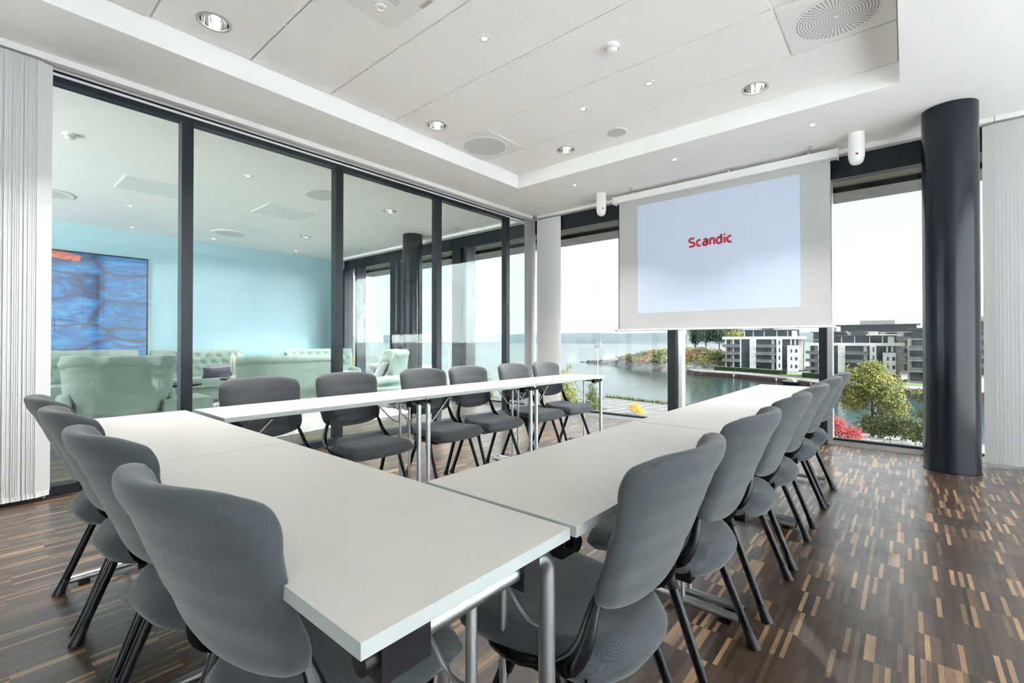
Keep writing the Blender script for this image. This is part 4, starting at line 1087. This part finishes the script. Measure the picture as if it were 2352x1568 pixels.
# apartment blocks
def apartment(name, loc, rz, sc, label, white=True):
    t = thing(name, loc, label, 'building', 'apartment blocks across the water', rz)
    k = sc
    wm = M['render_white']
    def B(lo, hi, nm, m, par=t): return MB().box(tuple(v*k for v in lo), tuple(v*k for v in hi)).build(nm, m, par)
    # unit: metres on a 28 x 12 m block of four storeys (3 m)
    B((0.2, 1.6, 0), (27.4, 12, 12.3), 'core', M['render_grey'])
    B((-1.2, 0.2, 12.1), (28.4, 12, 13.2), 'parapet', wm)
    B((0.0, 0.0, 0), (0.3, 0.3, 12.1), 'pier', wm); B((2.9, 0.0, 0), (3.2, 0.4, 12.1), 'pier', wm); B((5.6, -.1, 0), (6.0, 1.8, 12.1), 'pier', wm)
    B((6.05, .5, 0), (9.2, 1.6, 12.05), 'glazed_bay', M['winglass'])
    B((9.2, -.3, -.2), (11.4, 1.9, 12.6), 'white_panel', wm)
    B((11.4, 1.2, 0), (18.7, 1.7, 12.05), 'glazed_bay', M['winglass'])
    B((16.9, .9, 0), (17.9, 1.25, 12.05), 'pier', wm)
    B((18.7, -.4, 0), (20.6, 1.9, 12.3), 'white_panel', wm)
    B((20.6, .9, 0), (22.6, 1.7, 12.05), 'glazed_bay', M['winglass'])
    B((22.4, -.5, -.6), (26.0, 1.9, 9.7), 'white_panel', wm); B((22.6, 1.0, 9.7), (26.0, 1.9, 12.05), 'glazed_bay', M['winglass'])
    for x in (23.4, 24.8): B((x, .8, 9.9), (x+.45, 1.05, 12.0), 'window_post', wm)
    for f in range(4):
        z = 3.0*f
        for x0, x1 in ((0.5, 1.6), (3.4, 5.4)): B((x0, 1.35, z+.35), (x1, 1.62, z+2.75), 'window', M['winglass'])
        if f: 
            bl = B((-1.0, -1.2, z-.1), (5.6, 1.5, z+.12), 'balcony', M['render_grey']); B((-1.0, -1.25, z+.12), (5.6, -1.17, z+1.1), 'railing', M['balc'], bl)
            b2 = B((11.6, -1.0, z-.1), (18.4, 1.2, z+.12), 'balcony', M['render_grey']); B((11.6, -1.05, z+.12), (18.4, -.97, z+1.1), 'railing', M['balc'], b2)
        B((19.6, -.46, z+.9), (20.0, -.38, z+2.6), 'window', M['winglass'])
        if f < 3:
            B((23.6, -.56, z+.9), (24.05, -.48, z+2.2), 'window', M['winglass']); B((25.1, -.56, z+.9), (25.8, -.48, z+2.2), 'window', M['winglass'])
        for y in (9.5, 10.6): B((y, -.36, z+1.9), (y+.16, -.28, z+2.15), 'wall_lamp', M['black'])
    ph = B((6.8, 3.0, 13.2), (26.2, 11, 15.7), 'penthouse', M['winglass'])
    for x in (6.8, 10.0, 14.0, 18.5, 22.2): B((x, 2.9, 13.2), (x+.3, 3.1, 15.7), 'post', wm, ph)
    B((23.8, 2.85, 13.2), (25.6, 3.1, 15.5), 'wall_panel', wm, ph)
    B((5.2, 1.6, 15.7), (18.6, 12, 16.05), 'roof', M['roof']); B((17.6, 1.4, 15.9), (27.8, 12, 16.3), 'roof', wm)
    B((13.0, 5, 16.05), (18.2, 9, 17.7), 'plant_room', M['roof']); B((18.3, 5.5, 16.3), (21, 8, 17.4), 'plant_room', M['render_grey'])
    return t
apartment('apartment_block', (-56.2, 200.5, L+0.4), 0.10, 0.97, 'white four-storey apartment block with balconies, directly below the screen')
apartment('apartment_block', (-23.7, 174.5, L), 0.02, 0.82, 'white apartment block behind the yellow-green tree')
def grey_block(loc, rz, w, fl, label, sc=1.0):
    t = thing('terraced_block', loc, label, 'building', 'apartment blocks across the water', rz)
    MB().box((0, 2, 0), (w, 14, 3*fl)).build('core', M['render_grey'], t)
    for f in range(fl):
        z = 3*f
        n = max(2, int(w/5))
        for i in range(n):
            x0 = w*i/n+.5; MB().box((x0+(.4 if f % 2 else 0), 1.9, z+.4), (x0+w/n*.62, 2.05, z+2.7)).build('window', M['winglass'], t)
        if f:
            bl = MB().box((w*.02, 0, z-.12), (w*(.9 if f % 2 else .98), 2, z+.14)).build('balcony', M['render_grey'], t)
            MB().box((w*.02, -.05, z+.14), (w*(.9 if f % 2 else .98), .04, z+1.1)).build('railing', M['balc'], bl)
    MB().box((w*.06, 3.2, 3*fl), (w*.96, 13, 3*fl+2.6)).build('penthouse', M['winglass'], t)
    MB().box((w*.0, 1.8, 3*fl+2.6), (w*1.0, 13.6, 3*fl+2.95)).build('roof', M['roof'], t)
    MB().box((w*.30, 5, 3*fl+2.95), (w*.72, 9, 3*fl+4.6)).build('plant_room', M['render_grey'], t)
    return t
grey_block((-27.8, 207, L), 0.0, 11, 4, 'grey balconied block between the two white apartment blocks')
grey_block((0.2, 168, L), 0.0, 14, 4, 'grey terraced block with deep balconies beside the pillar')
grey_block((-22, 228, L), 0.0, 26, 5, 'stepped apartment block rising highest behind the white ones')
grey_block((5, 214, L), 0.0, 24, 5, 'tall grey apartment block farthest behind, at the pillar edge')
for i, (x, y, z, lb) in enumerate(((-60.5, 232, 11.0, 'yellowing tree behind the white apartment block, on the pine side'), (-47, 236, 11.5, 'yellowing tree rising behind the roof of the white apartment block'))):
    tree('background_tree', (x, y, L), lb, 'tree', M['leaf_yellow'], [(0, 0, 13, 6, 4, 4.4), (4.5, 0, 12, 4.5, 4, 3.6)], 12, .3, 1500, .5, 'trees behind the apartment blocks', 60+i)

# distant hills
def ridge(name, y, x0, x1, hfun, m, depth=900):
    mb = MB(); N = 220; A = []; Bv = []; Cc = []
    for i in range(N+1):
        x = x0+(x1-x0)*i/N; h = hfun(x)
        A.append(mb.bm.verts.new((x, y, W))); Bv.append(mb.bm.verts.new((x, y+depth*.45, W+h*.72))); Cc.append(mb.bm.verts.new((x, y+depth, W+h)))
    for i in range(N):
        mb.bm.faces.new((A[i], A[i+1], Bv[i+1], Bv[i])); mb.bm.faces.new((Bv[i], Bv[i+1], Cc[i+1], Cc[i]))
    return tag(mb.build(name, m, None, True), kind='structure')
from mathutils import noise as nz_
ridge('hills', 4200, -9000, 3000, lambda x: 118+34*nz_.noise(Vector((x/2200, 0, 0)))+14*nz_.noise(Vector((x/600, 3, 0)))+4*nz_.noise(Vector((x/120, 5, 0)))+18*smoothstep(-3000, -5200, x), M['hill'], 1100)
ridge('hills_island', 3600, -3000, -1200, lambda x: max(0.5, 52*math.exp(-((x+2150)/420)**2)+3*nz_.noise(Vector((x/60, 9, 0)))), M['hill'], 300)
# air haze over the fjord (real scattering volume)
hz = MB().box((-9500, 700, W+1), (4000, 3500, 420))
hzm = NT('fjord_haze'); hzm.n.remove(hzm.b)
vs = hzm.add('ShaderNodeVolumeScatter'); vs.inputs['Color'].default_value = (0.93, 0.97, 1.0, 1); vs.inputs['Density'].default_value = 0.00002
hzm.link(vs.outputs[0], hzm.out.inputs['Volume'])
tag(hz.build('haze', hzm.m), 'pale haze hanging over the fjord', 'haze', None, 'stuff')

# ================================================================== LIGHT
wd = bpy.data.worlds.new('overcast_sky'); scene.world = wd; wd.use_nodes = True
nt = wd.node_tree; nn = nt.nodes; bg = nn['Background']
tc = nn.new('ShaderNodeTexCoord'); sep = nn.new('ShaderNodeSeparateXYZ'); nt.links.new(tc.outputs['Generated'], sep.inputs[0])
mp = nn.new('ShaderNodeMapping'); mp.inputs['Scale'].default_value = (1.2, 1.2, 6.0); nt.links.new(tc.outputs['Generated'], mp.inputs[0])
nz = nn.new('ShaderNodeTexNoise'); nz.inputs['Scale'].default_value = 2.2; nz.inputs['Detail'].default_value = 6; nz.inputs['Distortion'].default_value = 0.6; nt.links.new(mp.outputs[0], nz.inputs['Vector'])
rp = nn.new('ShaderNodeValToRGB'); e = rp.color_ramp.elements
e[0].position = 0.30; e[0].color = (0.78, 0.83, 0.88, 1); e[1].position = 0.62; e[1].color = (0.99, 0.995, 1.0, 1)
nt.links.new(nz.outputs['Fac'], rp.inputs[0]); nt.links.new(rp.outputs[0], bg.inputs['Color'])
dt = nn.new('ShaderNodeVectorMath'); dt.operation = 'DOT_PRODUCT'; nt.links.new(tc.outputs['Generated'], dt.inputs[0]); dt.inputs[1].default_value = Vector((0.90, 0.30, 0.32)).normalized()
mr = nn.new('ShaderNodeMapRange'); mr.inputs['From Min'].default_value = 0.60; mr.inputs['From Max'].default_value = 1.0; mr.inputs['To Min'].default_value = 1.42; mr.inputs['To Max'].default_value = 36.0
nt.links.new(dt.outputs['Value'], mr.inputs['Value']); nt.links.new(mr.outputs[0], bg.inputs['Strength'])
sun = bpy.data.lights.new('sun', 'SUN'); sun.energy = 3.5; sun.angle = math.radians(5); sun.color = (1.0, 0.97, 0.93)
so = bpy.data.objects.new('sun', sun); COL.objects.link(so)
sd = Vector((0.67, 0.74, 0.52)).normalized(); so.rotation_euler = (sd).to_track_quat('Z', 'Y').to_euler(); so.location = (20, 20, 40)

# ================================================================== CAMERA
cam = bpy.data.cameras.new('camera'); co = bpy.data.objects.new('camera', cam); COL.objects.link(co)
F = 1070.0; PIT = math.radians(0.45)
yaw = math.atan((2082-1176)/F)
co.location = (0, 0, 1.0935); co.rotation_euler = (PI/2+PIT, 0, yaw)
cam.sensor_width = 36; cam.sensor_fit = 'HORIZONTAL'; cam.lens = F/2352*36
ppy = 785-F*math.tan(PIT)
cam.shift_y = -(784-ppy)/2352
cam.clip_start = 0.02; cam.clip_end = 20000
scene.camera = co

vs_ = scene.view_settings; vs_.view_transform = 'Standard'; vs_.look = 'None'; vs_.gamma = 1; vs_.use_curve_mapping = False
vs_.exposure = 1.78
cy = scene.cycles
cy.use_denoising = True
try: cy.denoiser = 'OPENIMAGEDENOISE'
except Exception: pass
cy.use_adaptive_sampling = True; cy.adaptive_threshold = 0.02
cy.max_bounces = 8; cy.diffuse_bounces = 5; cy.glossy_bounces = 4; cy.transparent_max_bounces = 24; cy.transmission_bounces = 4; cy.volume_bounces = 1
cy.sample_clamp_indirect = 6; cy.caustics_reflective = False; cy.caustics_refractive = False
